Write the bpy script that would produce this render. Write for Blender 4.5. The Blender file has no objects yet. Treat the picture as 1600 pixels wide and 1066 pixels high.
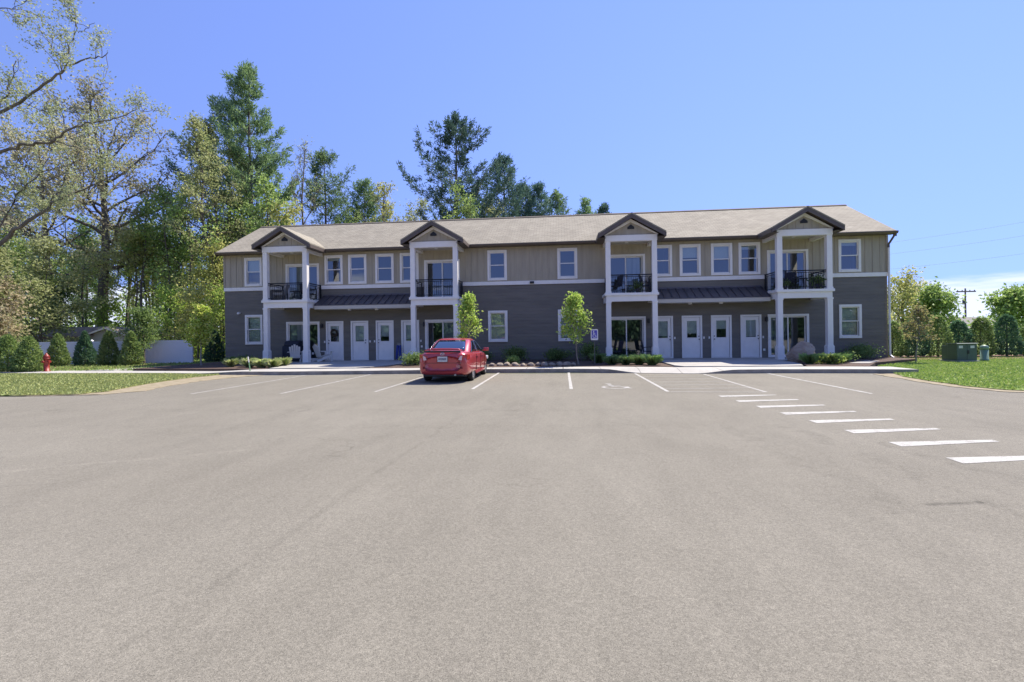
import bpy, math, random
import numpy as np
from mathutils import Vector, Matrix
R = math.radians
scene = bpy.context.scene
col = scene.collection

# ------------------------------------------------------------------ camera
cam_data = bpy.data.cameras.new('camera'); cam = bpy.data.objects.new('camera', cam_data); col.objects.link(cam)
cam_data.sensor_width = 36; cam_data.lens = 750.8 / 1600 * 36
cam_data.shift_y = -9.7 / 1600; cam_data.clip_start = .05; cam_data.clip_end = 3000
cam.matrix_world = Matrix.Translation((0, 0, 1.56)) @ Matrix.Rotation(.1052, 4, 'Z') @ Matrix.Rotation(R(90), 4, 'X') @ Matrix.Rotation(R(-.7), 4, 'Z')
scene.camera = cam

# ------------------------------------------------------------------ sun, sky, exposure
SUN = Vector((.46, .50, 1)).normalized()
el = math.asin(SUN.z); rot = math.atan2(SUN.x, SUN.y)
sd = bpy.data.lights.new('sun', 'SUN'); sd.energy = 4.2; sd.angle = R(.5); sd.color = (1, .92, .80)
so = bpy.data.objects.new('sun', sd); col.objects.link(so)
so.rotation_euler = SUN.to_track_quat('Z', 'Y').to_euler(); so.location = (20, 40, 60)
w = bpy.data.worlds.new('World'); scene.world = w; w.use_nodes = True
nt = w.node_tree; bg = nt.nodes['Background']; bg.inputs[1].default_value = .128
sky = nt.nodes.new('ShaderNodeTexSky'); sky.sky_type = 'NISHITA'; sky.sun_disc = False
sky.sun_elevation = el; sky.sun_rotation = rot; sky.air_density = 1.0; sky.dust_density = 0; sky.ozone_density = 4.0; sky.altitude = 200
tc = nt.nodes.new('ShaderNodeTexCoord'); sx = nt.nodes.new('ShaderNodeSeparateXYZ'); nt.links.new(tc.outputs['Generated'], sx.inputs[0])
def wmath(op, a, b=None, clamp=False):
    n = nt.nodes.new('ShaderNodeMath'); n.operation = op; n.use_clamp = clamp
    for i, v in enumerate((a, b)):
        if v is None: continue
        if isinstance(v, (int, float)): n.inputs[i].default_value = v
        else: nt.links.new(v, n.inputs[i])
    return n.outputs[0]
def wramp(v, a, b):   # smooth 0..1 between a and b
    n = nt.nodes.new('ShaderNodeMapRange'); n.interpolation_type = 'SMOOTHSTEP'; nt.links.new(v, n.inputs[0])
    n.inputs[1].default_value = a; n.inputs[2].default_value = b; return n.outputs[0]
# the photographed sky keeps its deep blue almost down to the horizon: read the sky a little higher up than the view direction
lift = wmath('ADD', wmath('MULTIPLY', wmath('MAXIMUM', sx.outputs[2], 0), .75), .46)
cxyz = nt.nodes.new('ShaderNodeCombineXYZ'); nt.links.new(sx.outputs[0], cxyz.inputs[0]); nt.links.new(sx.outputs[1], cxyz.inputs[1]); nt.links.new(lift, cxyz.inputs[2])
nrm_ = nt.nodes.new('ShaderNodeVectorMath'); nrm_.operation = 'NORMALIZE'; nt.links.new(cxyz.outputs[0], nrm_.inputs[0]); nt.links.new(nrm_.outputs[0], sky.inputs[0])
# low cloud bank towards the right-hand horizon
mp = nt.nodes.new('ShaderNodeMapping'); mp.inputs['Scale'].default_value = (3.2, 3.2, 26); nt.links.new(tc.outputs['Generated'], mp.inputs[0])
nz = nt.nodes.new('ShaderNodeTexNoise'); nz.inputs['Scale'].default_value = 1.3; nz.inputs['Detail'].default_value = 6; nz.inputs['Roughness'].default_value = .55
nt.links.new(mp.outputs[0], nz.inputs[0])
low = wramp(sx.outputs[2], .115, .045)
clear = wramp(sx.outputs[2], .16, .10)
cl = wramp(wmath('ADD', nz.outputs[0], wmath('MULTIPLY', low, .42)), .62, .86)
cl = wmath('MULTIPLY', wmath('MULTIPLY', cl, clear), .78)
tint = nt.nodes.new('ShaderNodeMix'); tint.data_type = 'RGBA'; tint.blend_type = 'MULTIPLY'; tint.inputs[0].default_value = 1
nt.links.new(sky.outputs[0], tint.inputs[6]); tint.inputs[7].default_value = (1.03, .90, 1.12, 1)
mx = nt.nodes.new('ShaderNodeMix'); mx.data_type = 'RGBA'
nt.links.new(cl, mx.inputs[0]); nt.links.new(tint.outputs[2], mx.inputs[6]); mx.inputs[7].default_value = (4.3, 4.5, 5.1, 1)
nt.links.new(mx.outputs[2], bg.inputs[0])
vs = scene.view_settings; vs.view_transform = 'Standard'; vs.look = 'None'; vs.exposure = 1.02; vs.gamma = 1; vs.use_curve_mapping = False

# ------------------------------------------------------------------ helpers
def tag(o, label=None, cat=None, group=None, kind=None):
    if label: o['label'] = label
    if cat: o['category'] = cat
    if group: o['group'] = group
    if kind: o['kind'] = kind
    return o
def empty(name, loc=(0, 0, 0), rz=0):
    o = bpy.data.objects.new(name, None); col.objects.link(o); o.location = loc; o.rotation_euler = (0, 0, rz); o.empty_display_size = .2
    return o
def thing(name, label, cat, loc=(0, 0, 0), rz=0, group=None):
    return tag(empty(name, loc, rz), label, cat, group)
def children(o): return [c for c in bpy.data.objects if c.parent == o]
def copy_tree(o, loc=None, rz=None, label=None, scale=None):
    c = o.copy(); col.objects.link(c)
    if loc is not None: c.location = loc
    if rz is not None: c.rotation_euler = (0, 0, rz)
    if scale is not None: c.scale = scale if hasattr(scale, '__len__') else (scale,) * 3
    if label: c['label'] = label
    for ch in o.children:
        d = ch.copy(); col.objects.link(d); d.parent = c
        for g in ch.children:
            e = g.copy(); col.objects.link(e); e.parent = d
    return c
MATS = {}
def mat(name, c, rough=.6, metal=0., var=0., vscale=2., bump=0., bscale=30., coat=0., c2=None, spec=.5, stretch=(1, 1, 1)):
    if name in MATS: return MATS[name]
    m = bpy.data.materials.new(name); m.use_nodes = True; n = m.node_tree; b = n.nodes['Principled BSDF']
    b.inputs['Base Color'].default_value = (*c, 1); b.inputs['Roughness'].default_value = rough; b.inputs['Metallic'].default_value = metal
    b.inputs['Coat Weight'].default_value = coat; b.inputs['Specular IOR Level'].default_value = spec
    t = n.nodes.new('ShaderNodeTexCoord'); mpn = n.nodes.new('ShaderNodeMapping'); mpn.inputs['Scale'].default_value = stretch
    n.links.new(t.outputs['Object'], mpn.inputs[0])
    if var or c2:
        z = n.nodes.new('ShaderNodeTexNoise'); z.inputs['Scale'].default_value = vscale; z.inputs['Detail'].default_value = 6
        n.links.new(mpn.outputs[0], z.inputs[0])
        r = n.nodes.new('ShaderNodeValToRGB'); r.color_ramp.elements[0].position = .3; r.color_ramp.elements[1].position = .7
        if c2 is None:
            a = [max(0, x * (1 - var)) for x in c]; bb = [min(1, x * (1 + var)) for x in c]
        else: a, bb = c, c2
        r.color_ramp.elements[0].color = (*a, 1); r.color_ramp.elements[1].color = (*bb, 1)
        n.links.new(z.outputs[0], r.inputs[0]); n.links.new(r.outputs[0], b.inputs['Base Color'])
    if bump:
        z2 = n.nodes.new('ShaderNodeTexNoise'); z2.inputs['Scale'].default_value = bscale; z2.inputs['Detail'].default_value = 5
        n.links.new(mpn.outputs[0], z2.inputs[0])
        bp = n.nodes.new('ShaderNodeBump'); bp.inputs['Strength'].default_value = bump; bp.inputs['Distance'].default_value = .02
        n.links.new(z2.outputs[0], bp.inputs['Height']); n.links.new(bp.outputs[0], b.inputs['Normal'])
    MATS[name] = m
    return m
LEAFK = 3.2
def leafmat(name, cols, trans=.5, rough=.55, k=1.):
    cols = [tuple(min(.6, (v * .86 + .14 * sum(c) / 3) * LEAFK * k) for v in c) for c in cols]
    m = bpy.data.materials.new(name); m.use_nodes = True; n = m.node_tree; b = n.nodes['Principled BSDF']
    g = n.nodes.new('ShaderNodeNewGeometry'); r = n.nodes.new('ShaderNodeValToRGB')
    els = r.color_ramp.elements; k = len(cols)
    while len(els) < k: els.new(.5)
    for i, c in enumerate(cols): els[i].position = i / (k - 1); els[i].color = (*c, 1)
    n.links.new(g.outputs['Random Per Island'], r.inputs[0])
    oi = n.nodes.new('ShaderNodeObjectInfo'); hs = n.nodes.new('ShaderNodeHueSaturation')
    mr = n.nodes.new('ShaderNodeMapRange'); mr.inputs[3].default_value = .8; mr.inputs[4].default_value = 1.2
    n.links.new(oi.outputs['Random'], mr.inputs[0]); n.links.new(mr.outputs[0], hs.inputs['Value'])
    n.links.new(r.outputs[0], hs.inputs['Color'])
    b.inputs['Roughness'].default_value = rough; b.inputs['Specular IOR Level'].default_value = .25
    n.links.new(hs.outputs[0], b.inputs['Base Color'])
    tr = n.nodes.new('ShaderNodeBsdfTranslucent'); n.links.new(hs.outputs[0], tr.inputs[0])
    ms = n.nodes.new('ShaderNodeMixShader'); ms.inputs[0].default_value = trans
    n.links.new(b.outputs[0], ms.inputs[1]); n.links.new(tr.outputs[0], ms.inputs[2])
    n.links.new(ms.outputs[0], n.nodes['Material Output'].inputs[0])
    return m
class MB:
    def __init__(s): s.v = []; s.f = []; s.m = []; s.mi = 0
    def add(s, vs, fs):
        k = len(s.v); s.v += [tuple(v) for v in vs]
        for f in fs: s.f.append([i + k for i in f]); s.m.append(s.mi)
        return s
    def box(s, x0, x1, y0, y1, z0, z1):
        return s.add([(x, y, z) for x in (x0, x1) for y in (y0, y1) for z in (z0, z1)],
                     [(0, 1, 3, 2), (4, 6, 7, 5), (0, 4, 5, 1), (2, 3, 7, 6), (0, 2, 6, 4), (1, 5, 7, 3)])
    def obox(s, c, size, rx=0, ry=0, rz=0):   # oriented box
        M = Matrix.Translation(c) @ Matrix.Rotation(rz, 4, 'Z') @ Matrix.Rotation(ry, 4, 'Y') @ Matrix.Rotation(rx, 4, 'X')
        h = [a / 2 for a in size]
        return s.add([M @ Vector((x, y, z)) for x in (-h[0], h[0]) for y in (-h[1], h[1]) for z in (-h[2], h[2])],
                     [(0, 1, 3, 2), (4, 6, 7, 5), (0, 4, 5, 1), (2, 3, 7, 6), (0, 2, 6, 4), (1, 5, 7, 3)])
    def quad(s, *p): return s.add(p, [tuple(range(len(p)))])
    def prism(s, poly, axis, a, b):           # poly in the two other axes, extruded a..b
        n = len(poly)
        def mk(p, t): return {'x': (t, p[0], p[1]), 'y': (p[0], t, p[1]), 'z': (p[0], p[1], t)}[axis]
        return s.add([mk(p, a) for p in poly] + [mk(p, b) for p in poly],
                     [tuple(range(n))[::-1], tuple(range(n, 2 * n))] + [(i, (i + 1) % n, n + (i + 1) % n, n + i) for i in range(n)])
    def tube(s, pts, rad, n=8, caps=True):
        pts = [Vector(p) for p in pts]
        if not hasattr(rad, '__len__'): rad = [rad] * len(pts)
        vs = []; up = None
        for i, p in enumerate(pts):
            d = (pts[min(i + 1, len(pts) - 1)] - pts[max(i - 1, 0)]).normalized()
            if up is None: up = Vector((1, 0, 0)) if abs(d.x) < .8 else Vector((0, 1, 0))
            a = d.cross(up).normalized(); b = d.cross(a).normalized(); up = -(b.cross(d)).cross(d).normalized() if False else up
            for k in range(n):
                t = 2 * math.pi * k / n; vs.append(p + (a * math.cos(t) + b * math.sin(t)) * rad[i])
        fs = [(i * n + k, i * n + (k + 1) % n, (i + 1) * n + (k + 1) % n, (i + 1) * n + k) for i in range(len(pts) - 1) for k in range(n)]
        if caps: fs += [tuple(range(n))[::-1], tuple(range((len(pts) - 1) * n, len(pts) * n))]
        return s.add(vs, fs)
    def cyl(s, c, r, z0, z1, n=16, r1=None): return s.tube([(c[0], c[1], z0), (c[0], c[1], z1)], [r, r if r1 is None else r1], n)
    def lathe(s, c, prof, n=16):
        vs = [(c[0] + r * math.cos(2 * math.pi * k / n), c[1] + r * math.sin(2 * math.pi * k / n), c[2] + z) for r, z in prof for k in range(n)]
        fs = [(i * n + k, i * n + (k + 1) % n, (i + 1) * n + (k + 1) % n, (i + 1) * n + k) for i in range(len(prof) - 1) for k in range(n)]
        return s.add(vs, fs + [tuple(range(n))[::-1], tuple(range((len(prof) - 1) * n, len(prof) * n))])
    def build(s, name, mats, parent=None, smooth=False, bevel=0):
        me = bpy.data.meshes.new(name); me.from_pydata(s.v, [], s.f)
        if not isinstance(mats, (list, tuple)): mats = [mats]
        for m in mats: me.materials.append(m)
        me.polygons.foreach_set('material_index', s.m); me.polygons.foreach_set('use_smooth', [smooth] * len(s.f)); me.update()
        o = bpy.data.objects.new(name, me); col.objects.link(o)
        if parent: o.parent = parent
        if bevel:
            bm = o.modifiers.new('bevel', 'BEVEL'); bm.width = bevel; bm.segments = 2; bm.limit_method = 'ANGLE'
        return o
def npmesh(name, V, F, material, parent=None, smooth=False):
    me = bpy.data.meshes.new(name); k = F.shape[1]
    me.vertices.add(len(V)); me.vertices.foreach_set('co', V.astype(np.float32).ravel())
    me.loops.add(F.size); me.loops.foreach_set('vertex_index', F.astype(np.int32).ravel())
    me.polygons.add(len(F)); me.polygons.foreach_set('loop_start', np.arange(0, F.size, k, dtype=np.int32))
    me.polygons.foreach_set('use_smooth', np.full(len(F), smooth)); me.update(calc_edges=True)
    me.materials.append(material)
    o = bpy.data.objects.new(name, me); col.objects.link(o)
    if parent: o.parent = parent
    return o
def unit(a): return a / np.maximum(np.linalg.norm(a, axis=-1, keepdims=True), 1e-9)
def leaf_quads(P, size, rng, aspect=.6, updir=None, droop=0):
    n = len(P); a = rng.normal(size=(n, 3))
    if updir is not None: a = a * .55 + updir
    a = unit(a); b = unit(np.cross(a, rng.normal(size=(n, 3))))
    s = size * rng.uniform(.6, 1.3, (n, 1)); c = unit(np.cross(a, b)) * s * .12
    V = np.stack([P, P + a * s * .5 + b * s * aspect * .5 + c, P + a * s, P + a * s * .5 - b * s * aspect * .5 + c], 1).reshape(-1, 3)
    return V, np.arange(n * 4).reshape(n, 4)
def tubes_np(branches, sides=5):
    VV = []; FF = []; k = 0
    for pts, rad in branches:
        pts = np.asarray(pts, float); n = len(pts); rad = np.asarray(rad, float)
        d = np.gradient(pts, axis=0); d = unit(d)
        ref = np.array([.31, .27, .1]); ref = np.where(abs(d[:, 2:]) > .9, [[1., 0, 0]], [[0, 0, 1.]])
        a = unit(np.cross(d, ref)); b = np.cross(d, a)
        t = np.arange(sides) * 2 * np.pi / sides
        V = pts[:, None] + (a[:, None] * np.cos(t)[None, :, None] + b[:, None] * np.sin(t)[None, :, None]) * rad[:, None, None]
        VV.append(V.reshape(-1, 3))
        i = np.arange(n - 1)[:, None] * sides; j = np.arange(sides)[None]; j2 = (j + 1) % sides
        FF.append(np.stack([i + j, i + j2, i + sides + j2, i + sides + j], -1).reshape(-1, 4) + k); k += n * sides
    return np.concatenate(VV), np.concatenate(FF)

# ------------------------------------------------------------------ materials
M = {}
M['white'] = mat('white_trim', (.83, .80, .755), .45, var=.03, vscale=4)
M['brown'] = mat('dark_brown_fascia', (.105, .082, .068), .5, var=.1)
M['black'] = mat('black_metal', (.012, .012, .014), .4, metal=.3)
M['dark'] = mat('dark_plastic', (.02, .021, .024), .5)
M['concrete'] = mat('concrete', (.36, .345, .315), .85, var=.13, vscale=1.3, bump=.25, bscale=60)
M['cream'] = mat('cream_soffit', (.5, .47, .41), .6)
M['paint'] = mat('road_paint_base', (.5, .5, .47), .75)
M['interior'] = mat('interior_wall', (.30, .29, .27), .9)
M['steel'] = mat('galvanised_steel', (.42, .43, .44), .4, metal=.8)
def siding(name, c, pitch):
    m = mat(name, c, .55, var=.13, vscale=1.0, stretch=(.8, .8, 5)); n = m.node_tree; b = n.nodes['Principled BSDF']
    t = n.nodes.new('ShaderNodeTexCoord'); s = n.nodes.new('ShaderNodeSeparateXYZ'); n.links.new(t.outputs['Object'], s.inputs[0])
    a = n.nodes.new('ShaderNodeMath'); a.operation = 'DIVIDE'; n.links.new(s.outputs[2], a.inputs[0]); a.inputs[1].default_value = pitch
    f = n.nodes.new('ShaderNodeMath'); f.operation = 'FRACT'; n.links.new(a.outputs[0], f.inputs[0])
    i = n.nodes.new('ShaderNodeMath'); i.operation = 'SUBTRACT'; i.inputs[0].default_value = 1; n.links.new(f.outputs[0], i.inputs[1])
    bp = n.nodes.new('ShaderNodeBump'); bp.inputs['Strength'].default_value = .9; bp.inputs['Distance'].default_value = .02
    n.links.new(i.outputs[0], bp.inputs['Height']); n.links.new(bp.outputs[0], b.inputs['Normal'])
    return m
M['slate'] = siding('slate_lap_siding', (.155, .138, .110), .18)
M['tan'] = mat('tan_board_siding', (.385, .338, .252), .6, var=.10, vscale=1.5, stretch=(4, 4, .5))
def shingles():
    m = bpy.data.materials.new('tan_shingles'); m.use_nodes = True; n = m.node_tree; b = n.nodes['Principled BSDF']; b.inputs['Roughness'].default_value = .9
    t = n.nodes.new('ShaderNodeTexCoord')
    br = n.nodes.new('ShaderNodeTexBrick'); br.inputs['Scale'].default_value = 1; br.inputs['Brick Width'].default_value = .32; br.inputs['Row Height'].default_value = .16
    br.inputs['Mortar Size'].default_value = .008; br.inputs['Color1'].default_value = (.315, .285, .217, 1); br.inputs['Color2'].default_value = (.255, .228, .172, 1); br.inputs['Mortar'].default_value = (.13, .11, .09, 1)
    n.links.new(t.outputs['Object'], br.inputs[0])
    z = n.nodes.new('ShaderNodeTexNoise'); z.inputs['Scale'].default_value = 1.1; z.inputs['Detail'].default_value = 8; n.links.new(t.outputs['Object'], z.inputs[0])
    mx = n.nodes.new('ShaderNodeMix'); mx.data_type = 'RGBA'; mx.blend_type = 'OVERLAY'; mx.inputs[0].default_value = .28
    n.links.new(br.outputs[0], mx.inputs[6]); n.links.new(z.outputs[0], mx.inputs[7]); n.links.new(mx.outputs[2], b.inputs['Base Color'])
    bp = n.nodes.new('ShaderNodeBump'); bp.inputs['Strength'].default_value = .6; bp.inputs['Distance'].default_value = .02
    n.links.new(br.outputs[0], bp.inputs['Height']); n.links.new(bp.outputs[0], b.inputs['Normal'])
    return m
M['shingle'] = shingles()
def glassmat(name='window_glass', tintc=(.78, .85, .84), refl=.15):
    m = bpy.data.materials.new(name); m.use_nodes = True; n = m.node_tree; n.nodes.remove(n.nodes['Principled BSDF'])
    tr = n.nodes.new('ShaderNodeBsdfTransparent'); tr.inputs[0].default_value = (*tintc, 1)
    gl = n.nodes.new('ShaderNodeBsdfGlossy'); gl.inputs['Roughness'].default_value = .015; gl.inputs[0].default_value = (.9, .95, 1, 1)
    t = n.nodes.new('ShaderNodeTexCoord'); z = n.nodes.new('ShaderNodeTexNoise'); z.inputs['Scale'].default_value = .7; z.inputs['Detail'].default_value = 1
    n.links.new(t.outputs['Object'], z.inputs[0])
    bp = n.nodes.new('ShaderNodeBump'); bp.inputs['Strength'].default_value = .25; bp.inputs['Distance'].default_value = .02
    n.links.new(z.outputs[0], bp.inputs['Height']); n.links.new(bp.outputs[0], gl.inputs['Normal'])
    lw = n.nodes.new('ShaderNodeLayerWeight'); lw.inputs[0].default_value = .33
    ad = n.nodes.new('ShaderNodeMath'); ad.operation = 'MULTIPLY_ADD'; ad.use_clamp = True; n.links.new(lw.outputs['Fresnel'], ad.inputs[0]); ad.inputs[1].default_value = 1.0; ad.inputs[2].default_value = refl
    ms = n.nodes.new('ShaderNodeMixShader'); n.links.new(ad.outputs[0], ms.inputs[0])
    n.links.new(tr.outputs[0], ms.inputs[1]); n.links.new(gl.outputs[0], ms.inputs[2]); n.links.new(ms.outputs[0], n.nodes['Material Output'].inputs[0])
    return m
M['glass'] = glassmat()
def stripes(name, c, c2, pitch, duty=.25):
    m = mat(name, c, .6); n = m.node_tree; b = n.nodes['Principled BSDF']
    t = n.nodes.new('ShaderNodeTexCoord'); s = n.nodes.new('ShaderNodeSeparateXYZ'); n.links.new(t.outputs['Object'], s.inputs[0])
    a = n.nodes.new('ShaderNodeMath'); a.operation = 'DIVIDE'; n.links.new(s.outputs[2], a.inputs[0]); a.inputs[1].default_value = pitch
    f = n.nodes.new('ShaderNodeMath'); f.operation = 'FRACT'; n.links.new(a.outputs[0], f.inputs[0])
    g = n.nodes.new('ShaderNodeMath'); g.operation = 'LESS_THAN'; n.links.new(f.outputs[0], g.inputs[0]); g.inputs[1].default_value = duty
    mx = n.nodes.new('ShaderNodeMix'); mx.data_type = 'RGBA'; n.links.new(g.outputs[0], mx.inputs[0])
    mx.inputs[6].default_value = (*c, 1); mx.inputs[7].default_value = (*c2, 1); n.links.new(mx.outputs[2], b.inputs['Base Color'])
    return m
M['blind'] = stripes('window_blind', (.75, .76, .72), (.42, .43, .42), .055)
M['curtain'] = mat('curtain_cloth', (.45, .47, .46), .9, var=.3, vscale=5, stretch=(1, 1, .05))
M['bark'] = mat('bark_grey', (.15, .128, .10), .9, var=.35, vscale=3, bump=.6, bscale=14, stretch=(1, 1, .3))
M['bark_dark'] = mat('bark_dark', (.12, .102, .085), .9, var=.35, vscale=3, bump=.6, bscale=14, stretch=(1, 1, .3))
M['bark_pale'] = mat('bark_pale', (.27, .24, .2), .9, var=.3, vscale=4, stretch=(1, 1, .3))
M['mulch'] = mat('bark_mulch', (.05, .032, .024), .95, c2=(.13, .082, .06), vscale=30, bump=1, bscale=40)
M['redmulch'] = mat('red_mulch', (.14, .075, .05), .95, c2=(.30, .17, .12), vscale=14, bump=1, bscale=30)

# ------------------------------------------------------------------ ground, lot, paving
def struct(o): o['kind'] = 'structure'; return o
def ragged(poly, step, amp, seed, lim=40):
    rg = random.Random(seed); out = []
    for i, p in enumerate(poly):
        q = poly[(i + 1) % len(poly)]; L_ = math.hypot(q[0] - p[0], q[1] - p[1]); n = max(1, int(L_ / step)) if max(abs(p[0]), abs(q[0])) < lim else 1
        for k in range(n): out.append((p[0] + (q[0] - p[0]) * k / n + (rg.uniform(-amp, amp) if k else 0), p[1] + (q[1] - p[1]) * k / n + (rg.uniform(-amp, amp) if k else 0)))
    return out
def sheet(name, poly, z, m, skirt=0.):
    b = MB(); n = len(poly); b.add([(x, y, z) for x, y in poly], [tuple(range(n))])
    if skirt: b.add([(x, y, z) for x, y in poly] + [(x, y, z - skirt) for x, y in poly], [(i, (i + 1) % n, n + (i + 1) % n, n + i) for i in range(n)])
    return struct(b.build(name, m))
def asphalt():
    m = bpy.data.materials.new('worn_asphalt'); m.use_nodes = True; n = m.node_tree; b = n.nodes['Principled BSDF']; b.inputs['Roughness'].default_value = .92; b.inputs['Specular IOR Level'].default_value = .2
    t = n.nodes.new('ShaderNodeTexCoord')
    def noise(s, d=4, st=(1, 1, 1), rough=.55, dist=0):
        mpn = n.nodes.new('ShaderNodeMapping'); mpn.inputs['Scale'].default_value = st; n.links.new(t.outputs['Object'], mpn.inputs[0])
        z = n.nodes.new('ShaderNodeTexNoise'); z.inputs['Scale'].default_value = s; z.inputs['Detail'].default_value = d; z.inputs['Roughness'].default_value = rough; z.inputs['Distortion'].default_value = dist
        n.links.new(mpn.outputs[0], z.inputs[0]); return z.outputs[0]
    def ramp(v, *st):
        r = n.nodes.new('ShaderNodeValToRGB'); e = r.color_ramp.elements
        while len(e) < len(st): e.new(.5)
        for i, (p, c) in enumerate(st): e[i].position = p; e[i].color = (*(c if hasattr(c, '__len__') else (c,) * 3), 1)
        n.links.new(v, r.inputs[0]); return r.outputs[0]
    def mix(kind, a, bb, f=1.):
        x = n.nodes.new('ShaderNodeMix'); x.data_type = 'RGBA'; x.blend_type = kind; x.inputs[0].default_value = f
        n.links.new(a, x.inputs[6]); n.links.new(bb, x.inputs[7]); return x.outputs[2]
    base = ramp(noise(.28, 5), (.32, (.194, .179, .144)), (.7, (.222, .206, .167)))
    base = mix('MULTIPLY', base, ramp(noise(160, 2, rough=.75), (.3, .50), (.5, 1.0), (.7, 1.38)))           # aggregate
    base = mix('MULTIPLY', base, ramp(noise(38, 3), (.3, .93), (.6, 1.03)))
    base = mix('MULTIPLY', base, ramp(noise(2.2, 6, (1, .35, 1), .65), (.3, .92), (.62, 1.02)))                # wear, drawn out along the drive
    base = mix('MULTIPLY', base, ramp(noise(.8, 6, (1.2, .22, 1), .6, .8), (.34, .94), (.5, 1.0)))
    base = mix('MULTIPLY', base, ramp(noise(60, 2, rough=.6), (.33, .92), (.5, 1.0), (.68, 1.05)))
    for sc_, lo_, hi_ in ((75, .84, 1.13), (26, .965, 1.03)):      # crisp stones of the aggregate
        v2 = n.nodes.new('ShaderNodeTexVoronoi'); v2.inputs['Scale'].default_value = sc_; n.links.new(t.outputs['Object'], v2.inputs[0])
        s2 = n.nodes.new('ShaderNodeSeparateColor'); n.links.new(v2.outputs['Color'], s2.inputs[0]); base = mix('MULTIPLY', base, ramp(s2.outputs[0], (0, lo_), (1, hi_)))
    vo = n.nodes.new('ShaderNodeTexVoronoi'); vo.inputs['Scale'].default_value = 55; n.links.new(t.outputs['Object'], vo.inputs[0])
    base = mix('MULTIPLY', base, ramp(vo.outputs['Distance'], (.05, .25), (.13, 1.0)), .75)                    # pits
    base = mix('MULTIPLY', base, ramp(noise(1.4, 8, rough=.75), (.24, .5), (.30, 1.0)), .6)                     # oil and rubber spots
    sp = n.nodes.new('ShaderNodeSeparateXYZ'); n.links.new(t.outputs['Object'], sp.inputs[0])
    wig = noise(1.1, 6, rough=.65)
    def M_(op, a, bb=None, c=None):
        x = n.nodes.new('ShaderNodeMath'); x.operation = op
        for i, v in enumerate((a, bb, c)):
            if v is None: continue
            if isinstance(v, (int, float)): x.inputs[i].default_value = v
            else: n.links.new(v, x.inputs[i])
        return x.outputs[0]
    def seam(x0, y0, x1, y1, wd, dark, wg=.5, patchy=.5):       # a paving joint, tyre track or crack: a thin band along a line in the lot
        nonlocal base
        L_ = math.hypot(x1 - x0, y1 - y0); nx_, ny_ = -(y1 - y0) / L_, (x1 - x0) / L_
        d = M_('MULTIPLY_ADD', sp.outputs[0], nx_, M_('MULTIPLY_ADD', sp.outputs[1], ny_, -(nx_ * x0 + ny_ * y0)))
        d = M_('ABSOLUTE', M_('ADD', d, M_('MULTIPLY', M_('SUBTRACT', wig, .5), wg)))
        al = M_('MULTIPLY_ADD', sp.outputs[0], ny_, M_('MULTIPLY_ADD', sp.outputs[1], -nx_, -(ny_ * x0 - nx_ * y0)))
        inside_ = M_('MULTIPLY', M_('GREATER_THAN', al, 0.), M_('LESS_THAN', al, L_))
        q = n.nodes.new('ShaderNodeMapRange'); q.interpolation_type = 'SMOOTHSTEP'; n.links.new(d, q.inputs[0]); q.inputs[1].default_value = wd; q.inputs[2].default_value = 0
        pq = n.nodes.new('ShaderNodeMapRange'); n.links.new(noise(3.5, 5, rough=.7), pq.inputs[0]); pq.inputs[1].default_value = .5 - patchy * .2; pq.inputs[2].default_value = .62
        f = M_('MULTIPLY', M_('MULTIPLY', q.outputs[0], inside_), pq.outputs[0])
        x = n.nodes.new('ShaderNodeMix'); x.data_type = 'RGBA'; x.blend_type = 'MULTIPLY'; n.links.new(f, x.inputs[0]); n.links.new(base, x.inputs[6]); x.inputs[7].default_value = (dark, dark, dark, 1); base = x.outputs[2]
    for a_ in SEAMS: seam(*a_)
    vc = n.nodes.new('ShaderNodeTexVoronoi'); vc.feature = 'DISTANCE_TO_EDGE'; vc.inputs['Scale'].default_value = .32
    wv = n.nodes.new('ShaderNodeVectorMath'); wv.operation = 'ADD'; cz = n.nodes.new('ShaderNodeTexNoise'); cz.inputs['Scale'].default_value = 1.7; cz.inputs['Detail'].default_value = 7; n.links.new(t.outputs['Object'], cz.inputs[0])
    n.links.new(t.outputs['Object'], wv.inputs[0]); n.links.new(cz.outputs['Color'], wv.inputs[1]); n.links.new(wv.outputs[0], vc.inputs[0])
    ck = n.nodes.new('ShaderNodeMapRange'); n.links.new(vc.outputs['Distance'], ck.inputs[0]); ck.inputs[1].default_value = .006; ck.inputs[2].default_value = .001
    ckm = n.nodes.new('ShaderNodeMapRange'); n.links.new(noise(.35, 3), ckm.inputs[0]); ckm.inputs[1].default_value = .52; ckm.inputs[2].default_value = .60
    x = n.nodes.new('ShaderNodeMix'); x.data_type = 'RGBA'; x.blend_type = 'MULTIPLY'; n.links.new(M_('MULTIPLY', ck.outputs[0], ckm.outputs[0]), x.inputs[0]); n.links.new(base, x.inputs[6]); x.inputs[7].default_value = (.78, .78, .78, 1); base = x.outputs[2]
    n.links.new(base, b.inputs['Base Color'])
    bp = n.nodes.new('ShaderNodeBump'); bp.inputs['Strength'].default_value = .5; bp.inputs['Distance'].default_value = .006
    n.links.new(noise(130, 3), bp.inputs['Height']); n.links.new(bp.outputs[0], b.inputs['Normal'])
    return m
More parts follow.
